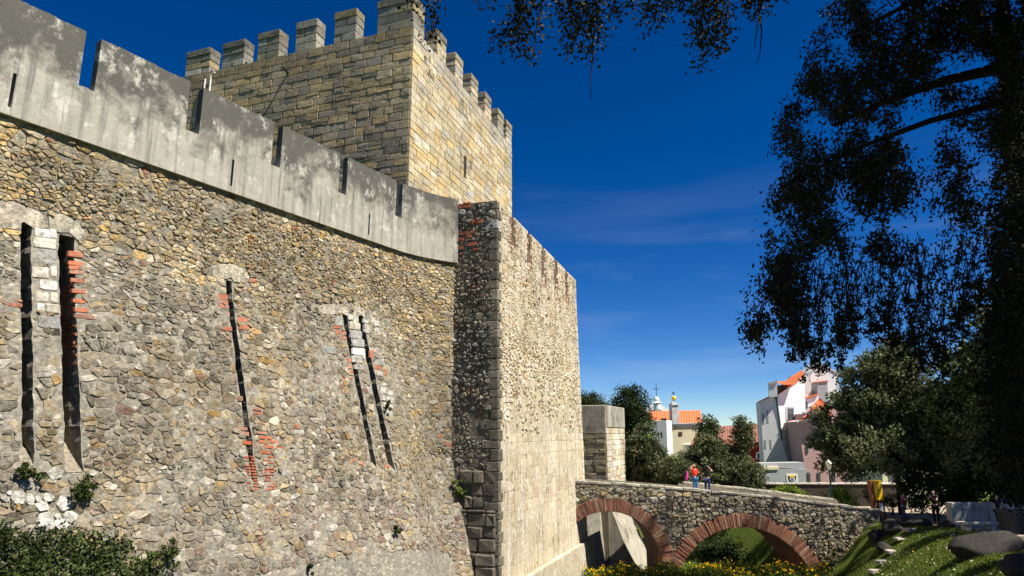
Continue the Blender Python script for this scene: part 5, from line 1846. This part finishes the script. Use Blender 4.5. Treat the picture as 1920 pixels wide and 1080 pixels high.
# garden terrace wall in front of the white house, with a painted crest
KT = K + np.array([-1.0, -7.5])
nT = (0, -1)
terr = thing('terrace_wall', (KT[0], KT[1], gz(KT[0], KT[1])), 'grey rendered terrace wall with a painted crest below the white house', 'wall')
prism('render', cw((100, 912), (480, 905), (486, 1060), (106, 1060)), KT, nT, 1.0, M['grey_wall'], terr)
prism('yellow_band', cw((95, 888), (262, 884), (258, 908), (98, 914)), KT, nT, 1.2, M['cream'], terr, .1)
prism('upper_wall', cw((100, 858), (470, 852), (478, 906), (100, 890)), KT, nT, 2.0, M['grey_wall'], terr, -.3)
cre = prism('crest_panel', cw((322, 945), (414, 942), (418, 1010), (326, 1012)), KT, nT, .08, M['white_wall'], terr, .05)
def circ(cx, cy, rx, ry, n=14): return cw(*[(cx + rx * math.cos(i * 6.283 / n), cy + ry * math.sin(i * 6.283 / n)) for i in range(n)])
prism('crest_shield', cw((336, 960), (402, 958), (400, 990), (386, 1004), (370, 1010), (352, 1005), (340, 992)), KT, nT, .04, M['iron'], cre, .08)
prism('crest_field', circ(370, 985, 20, 20), KT, nT, .04, M['white_wall'], cre, .10)
prism('crest_ship', cw((358, 984), (382, 984), (378, 996), (362, 996)), KT, nT, .04, M['iron'], cre, .12)
prism('crest_crown', cw((348, 972), (346, 956), (356, 962), (362, 952), (370, 960), (378, 951), (383, 961), (392, 954), (390, 971)), KT, nT, .04, M['yellow'], cre, .13)

# red house with weathered roof
KR = at_y(1400, 850, 84)[:2]
red = thing('red_house', (KR[0], KR[1], gz(*KR)), 'low deep red house with brown weathered roof left of the white house', 'house')
prism('wall', [(1345, 828), (1432, 822), (1436, 905), (1345, 905)], KR, (0, -1), 6, M['red_wall'], red)
q0, q1 = at_y(1343, 836, 83.4), at_y(1434, 828, 83.4)
tiled('roof', [q0, q1, at_y(1432, 795, 88), at_y(1345, 800, 88)], M['tile_old'], red, .3)
window([(1417, 848), (1431, 847), (1432, 861), (1418, 862)], KR, (0, -1), red, 'white_wall', .22, False)
q0, q1 = at_y(1300, 836, 80), at_y(1345, 828, 80)
low = thing('low_house', (q0[0], 80, gz(q0[0], 80)), 'small dark house whose brown tiled roof shows between the trees', 'house')
prism('wall', [(1298, 834), (1346, 826), (1346, 905), (1298, 905)], (0, 80.5), (0, -1), 5, M['cream'], low)
tiled('roof', [at_y(1292, 836, 80), at_y(1350, 824, 80), at_y(1345, 800, 84), at_y(1310, 806, 84)], M['tile_old'], low, .3)

# cream church building
KC = (0, 92)
nC = (0, -1)
xb = at_y(1270, 800, 92)
church = thing('church_building', (xb[0], 92, gz(xb[0], 92)), 'cream church building with long orange tiled roof and belfry behind the trees', 'building')
prism('wall', cc((838, 478), (1160, 468), (1160, 760), (846, 760)), KC, nC, 8, M['cream'], church)
prism('cornice', cc((832, 468), (1164, 458), (1164, 476), (834, 486)), KC, nC, .3, M['white_wall'], church, .12)
prism('side_wing', cc((705, 440), (832, 430), (844, 760), (712, 760)), KC, (-.35, -.93), 5, M['white_wall'], church, .3)
tiled('roof', [at_y(*cc((828, 466))[0], 91.75), at_y(*cc((1162, 458))[0], 91.75), at_y(*cc((1146, 344))[0], 97), at_y(*cc((820, 350))[0], 97)], M['tile'], church, .34, .09)
tiled('wing_roof', [at_y(*cc((668, 436))[0], 91.6), at_y(*cc((836, 436))[0], 91.6), at_y(*cc((836, 350))[0], 97), at_y(*cc((668, 356))[0], 97)], M['tile'], church, .34, .09)
bf = prism('belfry_pier', cc((888, 462), (882, 292), (942, 290), (952, 460)), KC, nC, 1.6, M['stained_white'], church, 1.6)
prism('pier_cap', cc((880, 292), (884, 278), (903, 258), (930, 278), (944, 290)), KC, nC, 1.8, M['white_wall'], bf, 1.7)
bc = at_y(*cc((901, 230))[0], 91.2)
g = Geo().lathe(bc, [(.02, -.45), (.16, -.3), (.1, -.28), (.3, -.12), (.33, .05), (.26, .22), (.08, .32), (.02, .34)], 14)
g.build('finial_ball', M['yellow'], bf, True, color=False)
g = Geo().tube([bc + [0, 0, .3], bc + [0, 0, .95]], .04, 6)
g.box(bc + np.array([-.22, -.02, .62]), (.34, 0, 0), (0, .04, 0), (0, 0, .16))
g.build('weather_vane', M['iron'], bf, color=False)
window(cc((944, 538), (978, 536), (980, 572), (946, 574)), KC, nC, church, 'rust', .15, False)
window(cc((752, 540), (765, 540), (766, 600), (754, 600)), (0, 91.4), (-.35, -.93), church, 'frame', .15, False)
window(cc((778, 538), (794, 538), (796, 600), (780, 600)), (0, 91.4), (-.35, -.93), church, 'frame', .15, False)
prism('lean_to', cc((715, 486), (785, 490), (775, 520), (722, 512)), (0, 90.5), nC, 1, M['white_wall'], church)
gabl = thing('white_pediment', (at_y(1232, 770, 104)[0], 104, gz(24, 104)), 'white church gable with a cross rising behind the orange roof', 'building')
prism('gable', cc((660, 352), (740, 285), (765, 280), (882, 348), (882, 520), (660, 520)), (0, 104), nC, 6, M['white_wall'], gabl)
prism('inner_gable', cc((690, 352), (748, 312), (806, 352)), (0, 104), nC, .3, M['grey_wall'], gabl, .2)
g = Geo()
lc = at_y(*cc((745, 290))[0], 103)
g.lathe(lc, [(.55, -.6), (.55, .2), (.7, .3), (.3, .55), (.42, .8), (.3, 1.1), (.05, 1.25)], 12)
g.build('lantern', M['white_wall'], gabl, color=False)
g = Geo()
g.box(lc + np.array([-.04, -.04, 1.2]), (.08, 0, 0), (0, .08, 0), (0, 0, 2.0))
g.box(lc + np.array([-.5, -.05, 2.35]), (1.0, 0, 0), (0, .1, 0), (0, 0, .09))
g.build('cross', M['iron'], gabl, color=False)
# long dim house line further right, glimpsed under the big trees
kx = at_y(1800, 870, 62)
oh = thing('cream_house', (kx[0], 62, gz(kx[0], 62)), 'dim pale house with tiled roof glimpsed behind the right hand trees', 'house')
prism('wall', [(1655, 845), (1830, 845), (1830, 940), (1655, 940)], (0, 62), (0, -1), 6, M['cream'], oh)
tiled('roof', [at_y(1650, 848, 61.5), at_y(1835, 848, 61.5), at_y(1830, 805, 66), at_y(1660, 805, 66)], M['tile'], oh, .35)
window([(1666, 872), (1680, 872), (1682, 904), (1668, 904)], (0, 62), (0, -1), oh)
# garden wall with pale coping behind the lamp post
gw = thing('garden_wall', (at_y(1560, 930, 55)[0], 55, gz(26, 55)), 'dark rubble garden wall with white coping behind the lamp post', 'wall')
prism('wall', [(1425, 907), (1700, 907), (1700, 985), (1425, 985)], (0, 55), (0, -1), .5, M['hedge_wall'], gw)
cp = []
x = at_y(1425, 905, 55)[0]
xe, zt_ = at_y(1700, 905, 55)[0], at_y(1560, 908, 55)[2]
while x < xe:
    w = rnd.uniform(.5, .9)
    v, f = oct_block((x + .01, 54.9), (w - .02, 0), (0, .7), zt_ - .02, zt_ + .1 + rnd.uniform(-.02, .02), .03)
    cp.append((v, f, (.5, .5, .5))); x += w
for v, f, c in cp: mesh('coping_stone', v, f, M['coping'], gw)

# ------------------------------------------------------------------ street furniture
def lamp_post(u, vb, vt, y, label):
    b = at_y(u, vb, y)
    zt = at_y(u, vt, y)[2]
    z0 = gz(b[0], b[1])
    t = thing('lamp_post', (b[0], b[1], z0), label, 'lamp post', 'old lamp posts by the bridge')
    g = Geo()
    H = zt - z0
    g.lathe((b[0], b[1], z0), [(.16, 0), (.16, .12), (.12, .2), (.11, .7), (.14, .78), (.07, .9), (.055, H * .6), (.045, H - .85), (.08, H - .8), (.05, H - .72), (.09, H - .62)], 12)
    g.build('post', M['green_paint'], t, True, color=False)
    g = Geo()
    c = (b[0], b[1], z0 + H - .62)
    g.lathe(c, [(.10, 0), (.20, .36), (.20, .38)], 6)
    g.build('lantern_glass', M['lamp_glass'], t, color=False)
    g = Geo()
    g.lathe(c, [(.22, .37), (.22, .40), (.10, .54), (.03, .58), (.03, .66), (.0, .66)], 6)
    g.build('lantern_roof', M['lamp_glass'], t, color=False)
lamp_post(1562, 955, 862, 44.8, 'green cast iron lamp post with hexagonal lantern by the yellow sign')
lamp_post(1421, 925, 885, 52, 'lamp post half hidden by the tree behind the bridge')

sb = at_y(1650, 968, 42)
sz = gz(sb[0], 42)
sign = thing('sign_pillar', (sb[0], 42, sz), 'rusty steel information pillar with a bright yellow panel at the end of the bridge', 'sign')
tilt = -.05
def sp_(x, y, z): return (sb[0] + x + tilt * z, 42 + y, sz + z)
SH = at_y(1640, 902, 42)[2] - sz
g = Geo()
def sbox(g, x0, x1, y0, y1, z0, z1):
    v = [sp_(x, y, z) for z in (z0, z1) for (x, y) in ((x0, y0), (x1, y0), (x1, y1), (x0, y1))]
    g.add(v, [(3, 2, 1, 0), (4, 5, 6, 7), (0, 1, 5, 4), (1, 2, 6, 5), (2, 3, 7, 6), (3, 0, 4, 7)])
sbox(g, -.25, -.02, .02, .4, -.1, SH)
sbox(g, -.02, .42, .05, .4, -.1, SH * .60)
g.build('pillar', M['rust'], sign, color=False)
g = Geo(); sbox(g, -.05, .40, -.03, .36, SH * .52, SH + .03); yp = g.build('yellow_panel', M['yellow'], sign, color=False)
g = Geo()
for i, (w, zz) in enumerate(((.16, .78), (.12, .745))):
    sbox(g, .06, .06 + w, -.036, -.03, SH * zz, SH * zz + .03)
g.build('printed_lines', M['print'], yp, color=False)
g = Geo(); sbox(g, .10, .30, .02, .05, SH * .26, SH * .44); g.build('notice', M['paper'], sign, color=False)

# low wall, bench slab and litter bin in the shade
lw = at_y(1785, 966, 37)
lowall = thing('low_wall', (lw[0], 37, gz(lw[0], 37)), 'low pale stone wall in the shade behind the lawn', 'wall')
x = lw[0]
x_e = at_y(1925, 966, 37)[0]
zt_ = at_y(1800, 943, 37)[2]
k = 0
while x < x_e + 1.5:
    w = rnd.uniform(.5, .9)
    for z0, z1 in ((gz(x, 37) - .2, zt_ - .35), (zt_ - .34, zt_)):
        v, f = oct_block((x + .01, 37 + rnd.uniform(-.02, .02)), (w - .02, 0), (0, .5), z0, z1, .03)
        mesh('stone', v, f, M['coping'], lowall)
    x += w
be = at_y(1830, 965, 35)
bench = thing('stone_bench', (be[0], 35, gz(be[0], 35)), 'low stone bench in front of the pale wall', 'bench')
bz = gz(be[0], 35)
for nm, o_, ex, ey, z0, z1 in (('seat', (be[0] - .9, 34.8), (1.9, 0), (0, .5), bz + .34, bz + .46), ('leg', (be[0] - .7, 34.85), (.3, 0), (0, .4), bz - .1, bz + .335), ('leg', (be[0] + .5, 34.85), (.3, 0), (0, .4), bz - .1, bz + .335)):
    v, f = oct_block(o_, ex, ey, z0, z1, .03)
    mesh(nm, v, f, M['coping'], bench)
lb = at_y(1896, 975, 33)
bin_ = thing('litter_bin', (lb[0], 33, gz(lb[0], 33)), 'dark ribbed metal litter bin at the right edge of the square', 'litter bin')
lz = gz(lb[0], 33)
Geo().lathe((lb[0], 33, lz), [(.02, .02), (.42, .02), (.46, 1.02), (.42, 1.02), (.38, .1), (.02, .1)], 24).build('bucket', M['iron'], bin_, color=False)
for i in range(24):
    a = i * 6.283 / 24
    Geo().tube([(lb[0] + .45 * math.cos(a), 33 + .45 * math.sin(a), lz + .02), (lb[0] + .50 * math.cos(a), 33 + .50 * math.sin(a), lz + 1.08)], .022, 5).build('slat', M['iron'], bin_, color=False)
Geo().lathe((lb[0], 33, lz), [(.44, 1.05), (.54, 1.05), (.54, 1.12), (.44, 1.12), (.44, 1.05)], 24).build('rim', M['iron'], bin_, color=False)

# boulders and stepping stones
def boulder(u, v, y, rx, ry, rz, rot, label, mat='rock', sink=.3, name='boulder', lean=0.0, group=None, cat='boulder'):
    c = at_y(u, v, y)
    z0 = gz(c[0], y)
    V, F_ = [], []
    nu, nv = 26, 16
    seed = rnd.random() * 50
    planes = []
    rb_ = random.Random(int(u * 7 + v))
    for _ in range(14):
        q_ = np.array([rb_.gauss(0, 1), rb_.gauss(0, 1), rb_.gauss(.25, .9)]); planes.append((q_ / np.linalg.norm(q_), rb_.uniform(.80, 1.05)))
    for j in range(nv + 1):
        ph = math.pi * j / nv
        for i in range(nu):
            th_ = 2 * math.pi * i / nu
            d = np.array([math.sin(ph) * math.cos(th_), math.sin(ph) * math.sin(th_), math.cos(ph)])
            k = min(1.35, min(hp / max(.05, float(d @ np_)) for np_, hp in planes)) * (1 + .05 * nz(d[0] + seed, d[1], d[2], 2.5) + .03 * nz(d[0] + seed, d[1], d[2], 6))
            p = d * k * np.array([rx, ry, rz])
            p[0] += lean * p[2]
            ca, sa = math.cos(rot), math.sin(rot)
            V.append((c[0] + p[0] * ca - p[1] * sa, y + p[0] * sa + p[1] * ca, z0 + p[2] + rz * (1 - 2 * sink)))
    for j in range(nv):
        for i in range(nu):
            F_.append((j * nu + i, (j + 1) * nu + i, (j + 1) * nu + (i + 1) % nu, j * nu + (i + 1) % nu))
    o = mesh(name, V, F_, M[mat], None, None, True)
    tag(o, label, cat, group, 'thing')
    return o
boulder(1838, 1012, 26, 1.15, .75, .50, .15, 'large dark smooth boulder on the lawn near the right edge', lean=.5)
boulder(1800, 1075, 19.0, .75, .6, .42, .2, 'dark pointed boulder at the bottom edge of the lawn')
boulder(1935, 1040, 20, .8, .7, .4, .2, 'dark boulder cut by the right edge of the picture')
boulder(1603, 1030, 33, .45, .35, .42, .2, 'pale rough rock beside the stepping stones', 'bridge')
for i, (u, v, y, r) in enumerate(((1640, 975, 38.5, .5), (1672, 980, 38, .6), (1700, 975, 38, .5), (1725, 978, 37.5, .45), (1655, 990, 37, .4), (1775, 972, 36.5, .4))):
    boulder(u, v, y, r, r * .8, r * .6, i, ['dark rock at the very end of the bridge', 'dark rock under the sign', 'dark rock below the person in purple', 'dark rock left of the woman photographing', 'small dark rock at the top of the steps', 'dark rock beside the low wall'][i], 'rock', group='dark rocks edging the square')
for i, (u, v, y) in enumerate(((1592, 1052, 33.0), (1600, 1045, 33.6), (1612, 1037, 34.0), (1625, 1026, 34.6), (1640, 1018, 35.0), (1655, 1008, 35.6), (1672, 1000, 36.2), (1555, 1078, 31.5), (1690, 992, 36.8), (1712, 988, 37.0))):
    c = at_y(u, v, y)
    v_, f_2 = oct_block((c[0] - .38, y - .2), (.76, .05), (-.03, .42), gz(c[0], y) - .08, gz(c[0], y) + .07, .03, jit=.03)
    o = mesh('stepping_stone', v_, f_2, M['step'])
    tag(o, ['flat stepping stone, third lowest of the row on the bank', 'flat stepping stone, fourth from the bottom of the bank', 'flat stepping stone beside the pale rough rock', 'flat stepping stone just above the pale rough rock', 'flat stepping stone halfway up the bank',
            'flat stepping stone below the bridge end', 'flat stepping stone third from the top of the bank', 'lowest flat stepping stone at the bottom edge beside the flowers', 'flat stepping stone second from the top of the bank', 'topmost flat stepping stone under the dark rocks'][i], 'stepping stone', 'stepping stones up the bank', 'thing')

# ------------------------------------------------------------------ people
def skin_mesh(name, nodes, edges, mat, parent, base, rot=0.0, sub=2):
    """nodes {key:(x,y,z,r)}; grown with a Skin modifier, then frozen"""
    keys = list(nodes)
    me = bpy.data.meshes.new(name)
    me.from_pydata([nodes[k][:3] for k in keys], [(keys.index(a), keys.index(b)) for a, b in edges], [])
    o = bpy.data.objects.new(name, me)
    tmp = bpy.data.scenes.new('tmp')
    tmp.collection.objects.link(o)
    m = o.modifiers.new('skin', 'SKIN')
    m.use_smooth_shade = True
    for i, k in enumerate(keys):
        r = nodes[k][3]
        r = (r, r) if np.ndim(r) == 0 else r
        me.skin_vertices[0].data[i].radius = r
    me.skin_vertices[0].data[0].use_root = True
    s_ = o.modifiers.new('sub', 'SUBSURF'); s_.levels = s_.render_levels = sub
    tmp.view_layers[0].update()
    dg = tmp.view_layers[0].depsgraph
    dg.update()
    new = bpy.data.meshes.new_from_object(o.evaluated_get(dg))
    bpy.data.objects.remove(o)
    bpy.data.scenes.remove(tmp)
    v = np.array([p.co[:] for p in new.vertices])
    f = [tuple(p.vertices) for p in new.polygons]
    ca, sa = math.cos(rot), math.sin(rot)
    w = np.stack([base[0] + v[:, 0] * ca - v[:, 1] * sa, base[1] + v[:, 0] * sa + v[:, 1] * ca, base[2] + v[:, 2]], 1)
    return mesh(name, w, f, mat, parent, None, True)

M['skin'] = plain('skin', (.50, .30, .21), .55, .05, 8, 0)
M['hair'] = plain('dark_hair', (.018, .012, .010), .5, .3, 30, .3)
M['hair_red'] = plain('auburn_hair', (.10, .030, .015), .5, .3, 30, .3)
M['red_shirt'] = plain('red_cotton', (.72, .035, .02), .8, .1, 8, .2)
M['jeans'] = plain('blue_denim', (.05, .16, .36), .85, .15, 12, .3)
M['navy'] = plain('navy_denim', (.035, .05, .13), .85, .15, 12, .3)
M['black_cloth'] = plain('black_cotton', (.015, .014, .016), .85, .2, 8, .2)
M['purple'] = plain('purple_cotton', (.16, .02, .07), .85, .2, 8, .2)
M['magenta'] = plain('magenta_bag', (.62, .03, .30), .6, .12, 6, .3)
M['shoe'] = plain('dark_shoe', (.03, .028, .027), .6, .2)

def person(base, rot, H, label, shirt, trousers, hair, armL, armR, long_hair=False, bent=0.0, group=None, sit=False, sunglasses=False):
    """armL / armR = (elbow, wrist) in metres for a 1.65 m figure facing -Y, x to the figure's left being +x"""
    k = H / 1.65
    t = thing('person', base, label, 'person', group)
    n = {}
    by = -bent
    n['pelvis'] = (0, 0, .90, (.135, .10)); n['waist'] = (0, by * .3, 1.05, (.115, .085)); n['chest'] = (0, by * .7, 1.24, (.135, .095)); n['neck0'] = (0, by, 1.37, .055)
    n['neck'] = (0, by - .01, 1.43, .048); n['jaw'] = (0, by - .035, 1.49, .066); n['head'] = (0, by - .03, 1.56, (.078, .092)); n['crown'] = (0, by - .015, 1.62, .06)
    n['nose'] = (0, by - .135, 1.545, .014)
    E_ = [('pelvis', 'waist'), ('waist', 'chest'), ('chest', 'neck0'), ('neck0', 'neck'), ('neck', 'jaw'), ('jaw', 'head'), ('head', 'crown'), ('head', 'nose')]
    for sd, s_, arm in (('L', 1, armL), ('R', -1, armR)):
        n['sh' + sd] = (s_ * .165, by * .9, 1.34, .056)
        e_, w_ = np.array(arm[0]), np.array(arm[1])
        n['el' + sd] = (*e_, .04); n['wr' + sd] = (*w_, .027)
        d = (w_ - e_) / np.linalg.norm(w_ - e_)
        hd = w_ + d * .06
        n['pa' + sd] = (*hd, .034)
        E_ += [('chest', 'sh' + sd), ('sh' + sd, 'el' + sd), ('el' + sd, 'wr' + sd), ('wr' + sd, 'pa' + sd)]
        sidev = np.cross(d, [0.2, -.9, .3]); sidev /= np.linalg.norm(sidev)
        crl = np.cross(sidev, d)
        for q in range(4):
            o_ = (q - 1.5) * .02
            ln = (.07, .082, .078, .06)[q]
            a = hd + d * .035 + sidev * o_
            b = a + d * ln * .6 + crl * .012
            c = b + d * ln * .35 + crl * .03
            n[f'f{sd}{q}a'] = (*a, .0095); n[f'f{sd}{q}b'] = (*b, .0085); n[f'f{sd}{q}c'] = (*c, .007)
            E_ += [('pa' + sd, f'f{sd}{q}a'), (f'f{sd}{q}a', f'f{sd}{q}b'), (f'f{sd}{q}b', f'f{sd}{q}c')]
        a = hd - d * .02 + sidev * .04
        n['th' + sd] = (*a, .011); n['ti' + sd] = (*(a + d * .045 + sidev * .012 + crl * .015), .009)
        E_ += [('pa' + sd, 'th' + sd), ('th' + sd, 'ti' + sd)]
        if sit:
            pts = {'hip': (s_ * .09, 0, .86, .085), 'kn': (s_ * .11, -.42, .88, .06), 'an': (s_ * .11, -.40, .47, .04), 'to': (s_ * .12, -.55, .44, .035)}
        else:
            pts = {'hip': (s_ * .09, 0, .84, .088), 'kn': (s_ * .10, -.02, .47, .058), 'an': (s_ * .10, .02, .075, .04), 'to': (s_ * .115, -.12, .04, .035)}
        for q, p_ in pts.items(): n[q + sd] = p_
        E_ += [('pelvis', 'hip' + sd), ('hip' + sd, 'kn' + sd), ('kn' + sd, 'an' + sd), ('an' + sd, 'to' + sd)]
    sc_ = {q: (p[0] * k, p[1] * k, p[2] * k, tuple(r * k for r in p[3]) if np.ndim(p[3]) else p[3] * k) for q, p in n.items()}
    skin_mesh('body', sc_, E_, M['skin'], t, base, rot)
    def grow(keys, f, add, over={}):
        out = {}
        for q in keys:
            p = sc_[q]
            r = p[3]
            r = tuple(x * f + add for x in r) if np.ndim(r) else r * f + add
            out[q] = over.get(q, (p[0], p[1], p[2], r))
        return out
    half = {}
    for sd in 'LR':
        a, b = np.array(sc_['sh' + sd][:3]), np.array(sc_['el' + sd][:3])
        half['el' + sd] = (*(a + (b - a) * .55), .056 * k)
    half['pelvis'] = (0, 0, .93 * k, (.145 * k, .115 * k))
    skin_mesh('shirt', grow(['pelvis', 'waist', 'chest', 'neck0', 'shL', 'elL', 'shR', 'elR'], 1.08, .014, half),
              [('pelvis', 'waist'), ('waist', 'chest'), ('chest', 'neck0'), ('chest', 'shL'), ('shL', 'elL'), ('chest', 'shR'), ('shR', 'elR')], M[shirt], t, base, rot)
    skin_mesh('trousers', grow(['pelvis', 'hipL', 'knL', 'anL', 'hipR', 'knR', 'anR'], 1.08, .012),
              [('pelvis', 'hipL'), ('hipL', 'knL'), ('knL', 'anL'), ('pelvis', 'hipR'), ('hipR', 'knR'), ('knR', 'anR')], M[trousers], t, base, rot)
    for sd in 'LR':
        skin_mesh('shoe', grow(['anL', 'toL'] if sd == 'L' else ['anR', 'toR'], 1.05, .010), [('an' + sd, 'to' + sd)], M['shoe'], t, base, rot, 1)
    hd = np.array(sc_['head'][:3])
    hn = {'a': (*(hd + np.array([0, .03, .075]) * k), .085 * k), 'b': (*(hd + np.array([0, .065, .0]) * k), .085 * k), 'c': (*(hd + np.array([0, .075, -.10]) * k), .06 * k)}
    he = [('a', 'b'), ('b', 'c')]
    if long_hair:
        hn['d'] = (*(hd + np.array([0, .09, -.24]) * k), (.10 * k, .05 * k)); hn['e'] = (*(hd + np.array([0, .10, -.42]) * k), (.085 * k, .035 * k)); he += [('c', 'd'), ('d', 'e')]
    skin_mesh('hair', hn, he, M[hair], t, base, rot)
    if sunglasses:
        g = Geo()
        ca, sa = math.cos(rot), math.sin(rot)
        for s_ in (-1, 1):
            q = hd + np.array([s_ * .035 * k, -.10 * k, .0])
            w = np.array([base[0] + q[0] * ca - q[1] * sa, base[1] + q[0] * sa + q[1] * ca, base[2] + q[2]])
            g.lathe(w, [(.001, -.02), (.03, -.01), (.03, .01), (.001, .02)], 8)
        g.build('sunglasses', M['black_cloth'], t, color=False)
    return t

def on_deck(u, y):
    x = at_y(u, 920, y)[0]
    return (x, y, brt(x) - .28)
b = on_deck(1304, 41.2)
rw = person(b, R(30), 1.68, 'woman in red shirt and blue jeans on the bridge with a raised arm', 'red_shirt', 'jeans', 'hair_red',
            ((.26, -.05, 1.12), (.14, -.22, 1.16)), ((-.33, .0, 1.42), (-.13, -.03, 1.56)), sunglasses=True)
bagc = np.array([b[0] - .42, b[1] - .08, b[2] + 1.02])
bag = thing('shoulder_bag', tuple(bagc - [0, 0, .35]), 'bright magenta bag hanging from the shoulder of the woman in red', 'bag')
skin_mesh('bag_body', {'a': (0, 0, .50, (.03, .05)), 'b': (-.06, 0, .28, (.11, .07)), 'c': (-.10, 0, .08, (.15, .08)), 'd': (-.10, 0, -.06, (.13, .07))}, [('a', 'b'), ('b', 'c'), ('c', 'd')], M['magenta'], bag, tuple(bagc - [0, 0, .25]))
g = Geo().tube([bagc + [0, 0, .2], bagc + [.12, .0, .38], bagc + [.26, .05, .40]], .016, 6)
g.build('strap', M['magenta'], bag, color=False)
b = on_deck(1327, 41.4)
person(b, R(165), 1.68, 'woman with long dark hair, dark top and navy trousers on the bridge', 'black_cloth', 'navy', 'hair',
       ((-.0 + .30, -.02, 1.12), (.28, -.10, .93)), ((-.34, .05, 1.30), (-.16, -.08, 1.50)), long_hair=True)
def on_ground(u, y):
    x = at_y(u, 940, y)[0]
    return (x, y, gz(x, y) + .03)
b = on_ground(1692, 40.5)
person(b, R(60), 1.6, 'person in purple top and dark jeans by the rocks holding up a camera', 'purple', 'navy', 'hair', ((.15, -.24, 1.3), (.06, -.36, 1.5)), ((-.15, -.24, 1.3), (-.04, -.36, 1.5)))
b = on_ground(1752, 38)
person((b[0], b[1], b[2] + .12), R(-55), 1.72, 'woman in black dress under the trees taking a photograph', 'black_cloth', 'black_cloth', 'hair', ((.2, -.22, 1.16), (.07, -.42, 1.32)), ((-.2, -.22, 1.16), (-.05, -.42, 1.32)), long_hair=True)
b = on_ground(1868, 36.3)
person(b, R(20), 1.65, 'person in dark clothes standing by the pale low wall', 'black_cloth', 'black_cloth', 'hair', ((.25, -.03, 1.08), (.26, -.12, .86)), ((-.27, -.05, 1.08), (-.36, -.2, .88)))
b = on_ground(1886, 38.5)
person(b, R(-10), 1.7, 'person in blue shirt behind the litter bin', 'jeans', 'black_cloth', 'hair', ((.25, -.03, 1.08), (.2, -.18, 1.0)), ((-.25, -.03, 1.08), (-.2, -.18, 1.0)))
